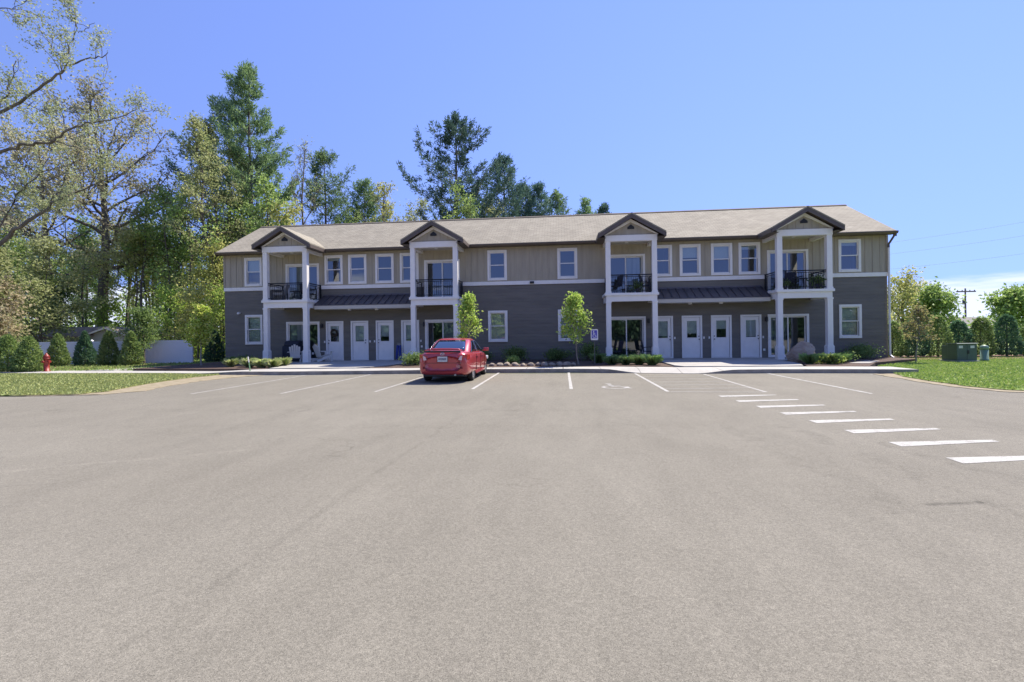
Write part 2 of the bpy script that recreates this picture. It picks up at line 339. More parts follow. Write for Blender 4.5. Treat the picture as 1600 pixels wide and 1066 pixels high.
SEAMS = [(-2.0, 9.2, -2.25, 1.6, .06, .84, .25, .6), (-7.5, 4.6, -4.2, 6.4, .10, 1.16, .3, .9), (3.6, 8.3, 3.9, 2.2, .22, .80, .9, .3), (4.3, 7.2, 5.2, 2.0, .25, .82, .8, .3), (3.2, 4.65, 3.75, 4.75, .06, .55, .1, 1.), (2.6, 8.8, 2.9, 4.4, .3, .86, .9, .3), (-14, 9.5, 14, 10.4, .3, .9, .8, .3), (-14, 7.6, 12, 8.7, .3, .92, .8, .3), (-.9, 12.4, -1.3, 2, .35, .93, .6, .4), (-6, 12.6, -5.2, 1, .3, .93, .6, .4)]
M['asphalt'] = asphalt()
M['soil'] = mat('rough_ground', (.06, .075, .03), .95, c2=(.13, .11, .06), vscale=.6, bump=.5, bscale=8)
struct(MB().quad((-900, -300, -.012), (900, -300, -.012), (900, 1500, -.012), (-900, 1500, -.012)).build('ground', M['soil']))
lot = [(-60, -40), (60, -40), (60, 12.7), (14, 12.75), (11.6, 12.85), (10.85, 13.2), (10.6, 14.2), (10.7, 15.6), (10.95, 17.2), (11.4, 19.2), (-12.6, 19.2), (-13.2, 17.8), (-13.35, 16), (-13.0, 14.2), (-12.6, 13), (-13.1, 12.25), (-15, 11.9), (-19, 11.75), (-60, 11.2)]
sheet('parking_lot', lot, 0, M['asphalt'])
KX = [-30, -17.5, -13.2, -11.6, -8.5, -6, -3, .5, 2, 3.4, 4.9, 6.2, 8, 10.7, 12.6]
KY = [20.1, 19.65, 18.95, 18.85, 19.1, 19.35, 19.75, 19.7, 19.4, 19.05, 18.8, 18.85, 18.95, 18.8, 18.55]
def kerb_y(x): return float(np.interp(x, KX, KY))
def smooth(a, b, x):
    t = min(1, max(0, (x - a) / (b - a))); return t * t * (3 - 2 * t)
def kerb_z(x): return .15 - .135 * smooth(1.6, 3.0, x) * (1 - smooth(5.0, 6.6, x)) if x > -13 else .15 - .1 * smooth(-13.2, -16, x)
def band(name, x0, x1, off0, off1, m, seams=1.5, zfun=kerb_z, nx=None):
    b = MB(); kb = MB(); xs = np.linspace(x0, x1, nx or int((x1 - x0) / .25) + 1)
    rows = [(off0, 0.), (off0 + (off1 - off0) * .55, 1.), (off1, 1.)]
    for i in range(len(xs) - 1):
        for j in range(2):
            p = []
            for xx, (o, f) in ((xs[i], rows[j]), (xs[i + 1], rows[j]), (xs[i + 1], rows[j + 1]), (xs[i], rows[j + 1])):
                z = zfun(xx) if f == 0 or xx < -13.2 else .15
                p.append((xx, kerb_y(xx) + o, z))
            b.quad(*p)
        a, c = xs[i], xs[i + 1]
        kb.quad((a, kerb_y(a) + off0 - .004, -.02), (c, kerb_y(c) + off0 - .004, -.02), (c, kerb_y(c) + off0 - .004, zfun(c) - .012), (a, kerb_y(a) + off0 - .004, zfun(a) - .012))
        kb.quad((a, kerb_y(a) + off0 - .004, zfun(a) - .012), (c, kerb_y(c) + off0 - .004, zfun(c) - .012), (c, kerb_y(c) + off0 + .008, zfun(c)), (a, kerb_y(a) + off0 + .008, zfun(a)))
    struct(kb.build('kerb', mat('dark_kerb', (.30, .275, .235), .9, var=.25, vscale=3)))  # kerb face in a darker, mottled concrete than the walk
    return struct(b.build(name, m))
def jointed():
    m = mat('jointed_concrete', (.40, .385, .35), .85, var=.12, vscale=1.1, bump=.25, bscale=60); n = m.node_tree; b = n.nodes['Principled BSDF']
    t = n.nodes.new('ShaderNodeTexCoord'); s = n.nodes.new('ShaderNodeSeparateXYZ'); n.links.new(t.outputs['Object'], s.inputs[0])
    a = n.nodes.new('ShaderNodeMath'); a.operation = 'MODULO'; n.links.new(s.outputs[0], a.inputs[0]); a.inputs[1].default_value = 1.5
    f = n.nodes.new('ShaderNodeMath'); f.operation = 'ABSOLUTE'; n.links.new(a.outputs[0], f.inputs[0])
    g = n.nodes.new('ShaderNodeMath'); g.operation = 'LESS_THAN'; n.links.new(f.outputs[0], g.inputs[0]); g.inputs[1].default_value = .025
    old = b.inputs['Base Color'].links[0].from_socket
    mx = n.nodes.new('ShaderNodeMix'); mx.data_type = 'RGBA'; n.links.new(g.outputs[0], mx.inputs[0]); n.links.new(old, mx.inputs[6]); mx.inputs[7].default_value = (.14, .13, .12, 1)
    n.links.new(mx.outputs[2], b.inputs['Base Color']); return m
M['walk'] = jointed()
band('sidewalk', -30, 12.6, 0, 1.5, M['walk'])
def paving(name, poly, z, m=None): return sheet(name, poly, z, m or M['concrete'], .25)
paving('entry_paving', [(-13.2, 20.44), (-9.2, 20.52), (-8.7, 21.0), (-8.2, 22.6), (-8.0, 24.4), (-5.2, 24.5), (-5.2, 26.9), (-17.0, 26.9), (-17.0, 24.4), (-14.0, 24.2)], .185)
paving('entry_paving', [(4.95, 20.36), (9.6, 20.42), (10.1, 21.8), (10.5, 24.4), (13.6, 24.5), (13.6, 26.9), (1.9, 26.9), (1.9, 24.5), (4.7, 24.4), (4.7, 21.0)], .185)
for p in ([(-20.6, 21.1), (-13.4, 20.42), (-14.05, 24.3), (-17.1, 24.5), (-17.1, 26.95), (-20.6, 26.95)],
          [(-9.0, 20.55), (2.9, 20.9), (4.6, 20.55), (4.6, 24.42), (1.8, 24.52), (1.8, 26.95), (-5.1, 26.95), (-5.1, 24.42), (-7.9, 24.38), (-8.1, 22.6), (-8.6, 21.0)],
          [(9.75, 20.35), (12.0, 20.3), (13.6, 22.6), (17.0, 25.2), (17.0, 26.95), (13.7, 26.95), (13.7, 24.42), (10.6, 24.38), (10.2, 21.8)]):
    sheet('planting_bed', p, .155, M['mulch'], .2)
sheet('planting_bed', [(-31, 21.6), (-22.5, 22.3), (-20.8, 23.4), (-20.5, 27), (-24, 29.5), (-31, 26.5)], .05, M['redmulch'], .1)
sheet('planting_bed', [(17.2, 26.4), (20, 26.6), (24, 27.2), (45, 28.2), (45, 31), (17.4, 30.5)], .05, M['redmulch'], .1)
sheet('path', [(-23.2, 21.15), (-21.6, 21.1), (-20.6, 25.0), (-21.8, 25.2)], .07, M['concrete'], .1)
paving('path', [(12.3, 22.2), (13.0, 22.0), (14.4, 23.6), (13.9, 23.8)], .17)
M['lawn_l'] = mat('dry_lawn', (.13, .16, .045), .95, c2=(.23, .21, .09), vscale=1.2, bump=.6, bscale=25)
M['lawn_r'] = mat('green_lawn', (.14, .22, .03), .95, c2=(.20, .25, .055), vscale=.9, bump=.6, bscale=25)
M['verge'] = mat('sandy_verge', (.34, .28, .20), .95, c2=(.20, .17, .09), vscale=5, bump=.6, bscale=30)
LL = [(-60, 11.3), (-19, 11.85), (-15, 12.0), (-13.7, 12.3), (-13.5, 13), (-14.0, 14.3), (-14.5, 16), (-14.7, 17.8), (-14.5, 19.0), (-17.5, 19.55), (-30, 20.0), (-60, 21)]
LB = [(-60, 21.5), (-30.5, 21.5), (-20.7, 20.95), (-20.6, 21.0), (-20.3, 24), (-20.3, 60), (-70, 60)]
LR = [(12.7, 18.6), (11.75, 18.5), (11.2, 17.2), (10.95, 15.6), (10.85, 14.3), (11.1, 13.4), (11.9, 13.1), (14, 13.0), (60, 13.0), (90, 60), (17.2, 60), (17.0, 25.4), (13.5, 22.3), (12.7, 20.2)]
sheet('lawn', ragged(LL, .35, .06, 1), .03, M['lawn_l'], .08); sheet('lawn', LB, .03, M['soil'], .06); sheet('lawn', ragged(LR, .35, .06, 2), .03, M['lawn_r'], .08)
sheet('verge', ragged([(-13.05, 18.85), (-12.4, 18.8), (-13.0, 17.6), (-13.2, 16.2), (-12.95, 14.4), (-12.5, 13.2), (-13.0, 12.3), (-15, 11.95), (-15, 12.25), (-13.9, 12.6), (-13.7, 13.2), (-14.1, 14.4), (-14.6, 16.4), (-14.8, 18), (-14.7, 19.0)], .22, .07, 3), .012, M['verge'], .02)
sheet('verge', ragged([(11.0, 18.4), (10.8, 17.2), (10.55, 15.6), (10.45, 14.2), (10.75, 13.1), (11.6, 12.75), (14, 12.65), (30, 12.6), (30, 12.9), (14, 13.0), (11.9, 13.15), (11.25, 13.5), (11.05, 14.3), (11.15, 15.6), (11.5, 17.2), (12, 18.4)], .22, .07, 3), .012, M['verge'], .02)
def worn_paint(name, c, lo, hi):
    m = bpy.data.materials.new(name); m.use_nodes = True; n = m.node_tree; b = n.nodes['Principled BSDF']; b.inputs['Roughness'].default_value = .85
    t = n.nodes.new('ShaderNodeTexCoord')
    def nz_(s, d): z = n.nodes.new('ShaderNodeTexNoise'); z.inputs['Scale'].default_value = s; z.inputs['Detail'].default_value = d; z.inputs['Roughness'].default_value = .7; n.links.new(t.outputs['Object'], z.inputs[0]); return z.outputs[0]
    a = n.nodes.new('ShaderNodeMath'); a.operation = 'ADD'; n.links.new(nz_(4, 6), a.inputs[0]); n.links.new(nz_(45, 3), a.inputs[1])
    r = n.nodes.new('ShaderNodeValToRGB'); r.color_ramp.elements[0].position = lo; r.color_ramp.elements[1].position = hi
    r.color_ramp.elements[0].color = (.20, .19, .165, 1); r.color_ramp.elements[1].color = (*c, 1)
    h = n.nodes.new('ShaderNodeMath'); h.operation = 'MULTIPLY'; n.links.new(a.outputs[0], h.inputs[0]); h.inputs[1].default_value = .5
    n.links.new(h.outputs[0], r.inputs[0]); n.links.new(r.outputs[0], b.inputs['Base Color']); return m
M['paint'] = worn_paint('worn_road_paint', (.41, .40, .365), .39, .51)
# painted markings, sheets 4 mm above the asphalt
M['faint'] = worn_paint('faded_road_paint', (.40, .385, .355), .40, .56)
M['ghost'] = worn_paint('ghost_road_paint', (.30, .285, .255), .44, .60)
def line(name, x0, y0, x1, y1, wd, m, z=.004):
    d = Vector((x1 - x0, y1 - y0)).normalized(); nn = Vector((-d.y, d.x)) * wd / 2
    struct(MB().quad((x0 + nn.x, y0 + nn.y, z), (x1 + nn.x, y1 + nn.y, z), (x1 - nn.x, y1 - nn.y, z), (x0 - nn.x, y0 - nn.y, z)).build(name, m))
for x, y0, m in ((-10.45, 12.5, 'faint'), (-7.82, 12.6, 'faint'), (-5.28, 13.05, 'faint'), (-2.62, 13.7, 'paint'), (.22, 13.7, 'paint'), (2.76, 13.1, 'paint'), (5.2, 13.0, 'faint'), (7.55, 12.7, 'paint')):
    line('parking_line', x, y0, x * 1.004, kerb_y(x) - .15, .095, M[m])
line('parking_line', 2.82, 13.1, 5.14, 13.0, .1, M['ghost'])
for k in range(5): line('parking_line', 2.82, 13.75 + k * .95, 5.14, 14.0 + k * .95, .1, M['ghost'])
for i in range(8):
    y = 12.2 - .846 * i; xa = 3.78 + .118 * i; 
    struct(MB().quad((xa, y - .19, .004), (xa + 1.42 + .012 * i, y - .02 + .2, .004), (xa + 1.42 + .012 * i, y + .3, .004), (xa, y + .08, .004)).build('crosswalk_stripe', M['paint']))
cx, cy = 1.5, 14.3
b = MB()
def disc(b, x, y, r0, r1, z, a0=0, a1=360, n=20):
    for k in range(n):
        t0, t1 = R(a0 + (a1 - a0) * k / n), R(a0 + (a1 - a0) * (k + 1) / n)
        b.quad((x + r0 * math.cos(t0), y + r0 * math.sin(t0), z), (x + r1 * math.cos(t0), y + r1 * math.sin(t0), z), (x + r1 * math.cos(t1), y + r1 * math.sin(t1), z), (x + r0 * math.cos(t1), y + r0 * math.sin(t1), z))
disc(b, cx, cy - .1, .3, .4, .004, 100, 380); disc(b, cx - .12, cy + .85, 0, .1, .004)
for q in ([(-.17, .68), (-.05, .68), (.0, .1), (-.12, .1)], [(-.12, .4), (.2, .4), (.2, .32), (-.1, .32)], [(-.1, .12), (.22, .12), (.22, .02), (-.1, .02)], [(.14, .02), (.24, .06), (.46, -.38), (.36, -.42)]):
    b.quad(*[(cx + x, cy + y, .0045) for x, y in q])
struct(b.build('wheelchair_marking', M['faint']))

# ------------------------------------------------------------------ the apartment building
XC, WY, HW = -1.67, 26.80, 18.42          # centre, front wall, half width
EZ, EY, RY, SL = 6.63, 26.35, 30.75, .56  # eave height, eave line, ridge line, pitch
BX0, BX1, BY1 = XC - HW, XC + HW, 2 * RY - WY
B = thing('apartment_building', 'long two storey apartment building of dark slate and tan siding with white balcony posts', 'building', (XC, WY, 0))
def part(b, name, m, parent=B, smooth=False, bevel=0):      # meshes are written in world coordinates; parents only translate
    o = b.build(name, m, parent, smooth, bevel)
    p = parent; off = Vector((0, 0, 0))
    while p is not None: off += p.location; p = p.parent
    o.location = -off; return o
def sub(b, name, m, parent, smooth=False, bevel=0): return part(b, name, m, parent, smooth, bevel)
UW = [-16.57, -11.57, -10.13, -8.5, -7.03, -1.95, 1.97, 7.05, 8.55, 10.18, 11.6, 16.6]
LW = [-16.57, -1.95, 1.97, 16.6]
DR = [-11.55, -10.04, -8.53, -7.02, 7.08, 8.6, 10.12, 11.64]
PC = [-13.52, -5.12, 5.19, 13.54]
SC = [-13.5, -5.12, 5.14, 13.53]
ops = [(XC + x - .44, XC + x + .44, 4.74, 6.21) for x in UW] + [(XC + x - .44, XC + x + .44, 1.29, 2.81) for x in LW]
ops += [(XC + x - .46, XC + x + .46, .19, 2.38) for x in DR]
for x in SC: ops += [(XC + x - .92, XC + x + .92, 3.64, 5.76), (XC + x - .92, XC + x + .92, .21, 2.37)]
def wall_grid(b, x0, x1, z0, z1, y):
    xs = sorted({x0, x1, *[v for o in ops for v in o[:2] if x0 < v < x1]}); zs = sorted({z0, z1, *[v for o in ops for v in o[2:] if z0 < v < z1]})
    for i in range(len(xs) - 1):
        for j in range(len(zs) - 1):
            mx_, mz = (xs[i] + xs[i + 1]) / 2, (zs[j] + zs[j + 1]) / 2
            if any(o[0] < mx_ < o[1] and o[2] < mz < o[3] for o in ops): continue
            b.quad((xs[i], y, zs[j]), (xs[i + 1], y, zs[j]), (xs[i + 1], y, zs[j + 1]), (xs[i], y, zs[j + 1]))
    for o in ops:    # reveals
        c, d = max(o[2], z0), min(o[3], z1)
        if c >= d: continue
        b.quad((o[0], y, c), (o[0], y + .16, c), (o[0], y + .16, d), (o[0], y, d)); b.quad((o[1], y, c), (o[1], y, d), (o[1], y + .16, d), (o[1], y + .16, c))
        if o[3] <= z1: b.quad((o[0], y, d), (o[0], y + .16, d), (o[1], y + .16, d), (o[1], y, d))
        if o[2] >= z0: b.quad((o[0], y, c), (o[1], y, c), (o[1], y + .16, c), (o[0], y + .16, c))
b = MB(); wall_grid(b, BX0, BX1, -.02, 4.42, WY)
b.quad((BX0, WY, -.02), (BX0, WY, 4.42), (BX0, BY1, 4.42), (BX0, BY1, -.02)); b.quad((BX1, WY, -.02), (BX1, BY1, -.02), (BX1, BY1, 4.42), (BX1, WY, 4.42))
b.quad((BX0, BY1, -.02), (BX0, BY1, 4.42), (BX1, BY1, 4.42), (BX1, BY1, -.02)); part(b, 'lower_wall', M['slate'])
b = MB(); wall_grid(b, BX0, BX1, 4.42, 6.5, WY)
for x in (BX0, BX1): b.quad((x, WY, 4.42), (x, WY, 6.5), (x, RY, 8.96), (x, BY1, 6.5), (x, BY1, 4.42))
b.quad((BX0, BY1, 4.42), (BX0, BY1, 6.5), (BX1, BY1, 6.5), (BX1, BY1, 4.42))
x = BX0 + .02
while x < BX1:       # battens
    segs = [(4.57, 6.49)]
    for o in ops:
        if o[0] - .14 < x < o[1] + .14 and o[3] > 4.6: segs = [s_ for a, c in segs for s_ in ((a, min(c, o[2] - .13)), (max(a, o[3] + .13), c)) if s_[1] - s_[0] > .05]
    for a, c in segs: b.box(x - .022, x + .022, WY - .022, WY + .01, a, c)
    x += .365
part(b, 'upper_wall', M['tan'])
b = MB(); b.quad((BX0 + .01, WY + .01, 3.4), (BX1 - .01, WY + .01, 3.4), (BX1 - .01, BY1 - .01, 3.4), (BX0 + .01, BY1 - .01, 3.4))
b.quad((BX0 + .01, WY + 3.2, 0), (BX1 - .01, WY + 3.2, 0), (BX1 - .01, WY + 3.2, 6.6), (BX0 + .01, WY + 3.2, 6.6))
b.quad((BX0 + .01, WY + .01, .1), (BX1 - .01, WY + .01, .1), (BX1 - .01, WY + 3.2, .1), (BX0 + .01, WY + 3.2, .1))
b.quad((BX0 + .01, WY + .01, 6.49), (BX1 - .01, WY + .01, 6.49), (BX1 - .01, BY1 - .01, 6.49), (BX0 + .01, BY1 - .01, 6.49))
for xx in np.linspace(BX0 + 1.9, BX1 - 2.3, 12): b.quad((xx, WY + .2, .1), (xx, WY + 3.2, .1), (xx, WY + 3.2, 6.5), (xx, WY + .2, 6.5))
part(b, 'interior', M['interior'])
for x0_, x1_ in ((BX0 - .02, XC + PC[0] - 1.2), *[(XC + PC[i] + 1.1, XC + PC[i + 1] - 1.1) for i in range(3)], (XC + PC[3] + 1.2, BX1 + .02)):
    b = MB(); b.box(x0_, x1_, WY - .045, WY - .002, 4.36, 4.565); part(b, 'band_trim', M['white'], bevel=.004)
b = MB()
for xx in (BX0, BX1): b = MB(); b.box(xx - .05, xx + .05, WY - .028, WY + .05, 4.57, 6.48); part(b, 'corner_board', M['tan'])
b = MB(); b.box(BX0 - .06, BX0 + .9, WY - .12, WY + .2, -.02, .2); part(b, 'foundation', M['concrete'])
# main roof
EXL, EXR = BX0 - .2, BX1 + .2
def rz(y): return EZ + SL * (y - EY)
zr = rz(RY)
b = MB()
b.add([(EXL, EY - .05, rz(EY - .05)), (EXR, EY - .05, rz(EY - .05)), (EXR, RY, zr), (EXL, RY, zr), (EXL, 2 * RY - EY + .05, rz(EY - .05)), (EXR, 2 * RY - EY + .05, rz(EY - .05))],
      [(0, 1, 2, 3), (3, 2, 5, 4)])
k = -.1
b.add([(EXL, EY - .05, rz(EY - .05) + k), (EXR, EY - .05, rz(EY - .05) + k), (EXR, RY, zr + k), (EXL, RY, zr + k), (EXL, 2 * RY - EY + .05, rz(EY - .05) + k), (EXR, 2 * RY - EY + .05, rz(EY - .05) + k)],
      [(0, 3, 2, 1), (3, 4, 5, 2)])
b.quad((EXL, EY - .05, rz(EY - .05)), (EXL, RY, zr), (EXL, RY, zr + k), (EXL, EY - .05, rz(EY - .05) + k)); b.quad((EXR, EY - .05, rz(EY - .05)), (EXR, EY - .05, rz(EY - .05) + k), (EXR, RY, zr + k), (EXR, RY, zr))
b.quad((EXL, EY - .05, rz(EY - .05)), (EXL, EY - .05, rz(EY - .05) + k), (EXR, EY - .05, rz(EY - .05) + k), (EXR, EY - .05, rz(EY - .05)))
roof = part(b, 'roof', M['shingle'])
b = MB(); b.prism([(RY - .16, zr - .05), (RY, zr + .045), (RY + .16, zr - .05)], 'x', EXL, EXR); sub(b, 'ridge_cap', mat('ridge_cap_shingle', (.13, .11, .09), .9, var=.2, vscale=6), roof)
b = MB(); gz = rz(EY) - .03
segs = [EXL] + [v for c in PC for v in (XC + c - 1.72, XC + c + 1.72)] + [EXR]
for i in range(0, len(segs), 2): b = MB(); b.prism([(EY - .14, gz), (EY - .14, gz - .05), (EY - .09, gz - .13), (EY, gz - .13), (EY, gz)], 'x', segs[i], segs[i + 1]); sub(b, 'gutter', M['brown'], roof)
b = MB(); b.box(EXL, EXR, EY, EY + .04, EZ - .17, EZ - .09); b.quad((EXL, EY + .04, 6.49), (EXR, EY + .04, 6.49), (EXR, WY - .001, 6.49), (EXL, WY - .001, 6.49))
for xx, s in ((EXL, 1), (EXR, -1)):
    b.add([(xx, EY, EZ - .12), (xx, RY, zr - .12), (xx, RY, zr - .32), (xx, EY, EZ - .3)], [(0, 1, 2, 3)])
    b.add([(xx + s * .04, EY, EZ - .12), (xx + s * .04, RY, zr - .12), (xx + s * .04, RY, zr - .32), (xx + s * .04, EY, EZ - .3)], [(3, 2, 1, 0)])
sub(b, 'fascia', M['brown'], roof)
b = MB(); b.tube([(EXR - .12, EY - .06, EZ - .16), (EXR - .14, EY + .02, EZ - .3), (BX1 + .03, WY - .1, EZ - .62), (BX1 + .03, WY - .1, EZ - .8), ], .05, 8)
part(b, 'downspout', M['brown'])
b = MB(); b.tube([(BX1 + .03, WY - .1, EZ - .8), (BX1 + .03, WY - .1, .3), (BX1 + .06, WY - .35, .14)], .05, 8); part(b, 'downspout', M['white'])
rng0 = random.Random(4)
# windows
def window(xc, z0, z1, blind, drawn, lower):
    b = MB(); x0, x1 = xc - .55, xc + .55; y = WY - .045
    b.box(x0, x0 + .125, y, WY + .02, z0, z1); b.box(x1 - .125, x1, y, WY + .02, z0, z1); b.box(x0 + .125, x1 - .125, y, WY + .02, z1 - .125, z1)
    b.box(x0 + .125, x1 - .125, y - .02, WY + .02, z0, z0 + .125)
    zm = (z0 + z1) / 2 + .02; xi0, xi1 = x0 + .125, x1 - .125
    for (a, c, yy) in ((zm - .03, z1 - .125, WY + .015), (z0 + .125, zm + .02, WY + .05)):   # sashes
        b.box(xi0, xi0 + .045, yy, yy + .035, a, c); b.box(xi1 - .045, xi1, yy, yy + .035, a, c); b.box(xi0 + .045, xi1 - .045, yy, yy + .035, a, a + .05); b.box(xi0 + .045, xi1 - .045, yy, yy + .035, c - .045, c)
    f = part(b, 'window', M['white'], bevel=.004)
    b = MB(); tl = rng0.uniform(-.012, .012); tx = rng0.uniform(-.008, .008)
    for (a, c, yy) in ((zm + .02, z1 - .17, WY + .03), (z0 + .175, zm - .025, WY + .065)):
        b.quad((xi0 + .045, yy - tx, a), (xi1 - .045, yy + tx, a), (xi1 - .045, yy + tx + tl, c), (xi0 + .045, yy - tx + tl, c))
    sub(b, 'pane', M['glass'], f)
    if drawn > 0:
        b = MB(); b.quad((xi0 + .02, WY + .15, z1 - .14 - drawn * (z1 - z0 - .28)), (xi1 - .02, WY + .15, z1 - .14 - drawn * (z1 - z0 - .28)), (xi1 - .02, WY + .15, z1 - .14), (xi0 + .02, WY + .15, z1 - .14))
        sub(b, 'blind', M[blind], f)
for i, x in enumerate(UW): window(XC + x, 4.62, 6.33, 'blind', [.52, .12, 0, 0, 0, 0, 0, 0, .4, .5, .15, .12][i], False)
for i, x in enumerate(LW): window(XC + x, 1.17, 2.93, 'blind', [.96, .97, .95, .96][i], True)
# sliding glass doors
def slider(xc, z0, z1, left_open, up):
    b = MB(); x0, x1 = xc - 1.03, xc + 1.03; y = WY - .045
    b.box(x0, x0 + .12, y, WY + .02, z0, z1); b.box(x1 - .12, x1, y, WY + .02, z0, z1); b.box(x0 + .12, x1 - .12, y, WY + .02, z1 - .12, z1); b.box(x0 + .12, x1 - .12, y + .03, WY + .1, z0, z0 + .05)
    for a, c, yy in ((x0 + .12, xc + .03, WY + .02), (xc - .03, x1 - .12, WY + .07)):
        b.box(a, a + .06, yy, yy + .04, z0 + .05, z1 - .12); b.box(c - .06, c, yy, yy + .04, z0 + .05, z1 - .12); b.box(a + .06, c - .06, yy, yy + .04, z0 + .05, z0 + .13); b.box(a + .06, c - .06, yy, yy + .04, z1 - .18, z1 - .12)
    f = part(b, 'sliding_door', M['white'], bevel=.004)
    b = MB()
    for a, c, yy in ((x0 + .18, xc - .03, WY + .04), (xc + .03, x1 - .18, WY + .09)):
        b.quad((a, yy, z0 + .13), (c, yy + .004, z0 + .13), (c, yy + .004, z1 - .18), (a, yy, z1 - .18))
    sub(b, 'pane', M['glass'], f)
    b = MB(); b.box(xc + (.05 if left_open else -.10), xc + (.08 if left_open else -.07), WY - .005, WY + .02, z0 + .9, z0 + 1.15); sub(b, 'handle', M['black'], f)
    if left_open is not None:   # hanging vertical blinds over one half
        b = MB(); a0, a1 = (xc, x1 - .16) if left_open else (x0 + .16, xc)
        n = 9
        for k in range(n):
            xx = a0 + (a1 - a0) * k / n; b.quad((xx, WY + .17, z0 + .15), (xx + (a1 - a0) / n, WY + .21, z0 + .15), (xx + (a1 - a0) / n, WY + .21, z1 - .19), (xx, WY + .17, z1 - .19))
        sub(b, 'blind', M['curtain'], f)
for i, x in enumerate(SC):
    slider(XC + x, 3.63, 5.88, [False, None, True, None][i], True); slider(XC + x, .2, 2.48, [False, True, None, False][i], False)
# entry doors, hinged alternately
DH = [-1, 1, -1, 1, 1, 1, -1, 1]
for i, x in enumerate(DR):
    xc = XC + x; b = MB(); y = WY - .045; z0, z1 = .19, 2.48
    b.box(xc - .53, xc - .43, y, WY + .02, z0, z1); b.box(xc + .43, xc + .53, y, WY + .02, z0, z1); b.box(xc - .43, xc + .43, y, WY + .02, z1 - .1, z1); b.box(xc - .43, xc + .43, y - .02, WY + .02, z0, z0 + .035)
    d = part(b, 'door', M['white'], bevel=.004)
    b = MB(); yy = WY + .0; s0, s1 = xc - .415, xc + .415; g0, g1, h0, h1 = xc - .26, xc + .26, 1.28, 2.2
    b.box(s0, g0, yy, yy + .045, .235, 2.37); b.box(g1, s1, yy, yy + .045, .235, 2.37); b.box(g0, g1, yy, yy + .045, .235, h0); b.box(g0, g1, yy, yy + .045, h1, 2.37)
    for a, c, e, f in ((g0 - .035, g0 + .01, h0 - .035, h1 + .035), (g1 - .01, g1 + .035, h0 - .035, h1 + .035)): b.box(a, c, yy - .012, yy, e, f)
    b.box(g0 + .01, g1 - .01, yy - .012, yy, h0 - .035, h0 + .01); b.box(g0 + .01, g1 - .01, yy - .012, yy, h1 - .01, h1 + .035)
    for a, c in ((s0 + .1, xc - .035), (xc + .035, s1 - .1)):   # raised panels
        b.box(a, c, yy - .006, yy, .42, 1.1); b.box(a + .05, c - .05, yy - .012, yy - .006, .47, 1.05)
    sub(b, 'door_leaf', M['white'], d, bevel=.003)
    b = MB(); b.quad((g0, yy + .02, h0), (g1, yy + .02, h0), (g1, yy + .022, h1), (g0, yy + .022, h1)); sub(b, 'pane', M['glass'], d)
    b = MB(); zb = h0 + (h1 - h0) * [.55, .05, .3, .1, .1, .25, .5, .05][i]; b.quad((g0, yy + .06, zb), (g1, yy + .06, zb), (g1, yy + .06, h1), (g0, yy + .06, h1)); sub(b, 'blind', M['blind'], d)
    b = MB(); hx = xc + DH[i] * .36
    b.tube([(hx, yy, 1.2), (hx, yy - .05, 1.2)], .016, 8); b.lathe((hx, yy - .065, 1.17), [(.005, 0), (.03, .015), (.034, .03), (.03, .045), (.005, .06)], 10); sub(b, 'handle', M['black'], d, True)
    b = MB(); b.tube([(hx, yy, 1.36), (hx, yy - .025, 1.36)], .028, 10); sub(b, 'lock', M['black'], d, True)
    b = MB(); bx = xc + DH[i] * .62; b.box(bx - .035, bx + .035, WY - .03, WY, 1.22, 1.34); part(b, 'doorbell', M['white'])
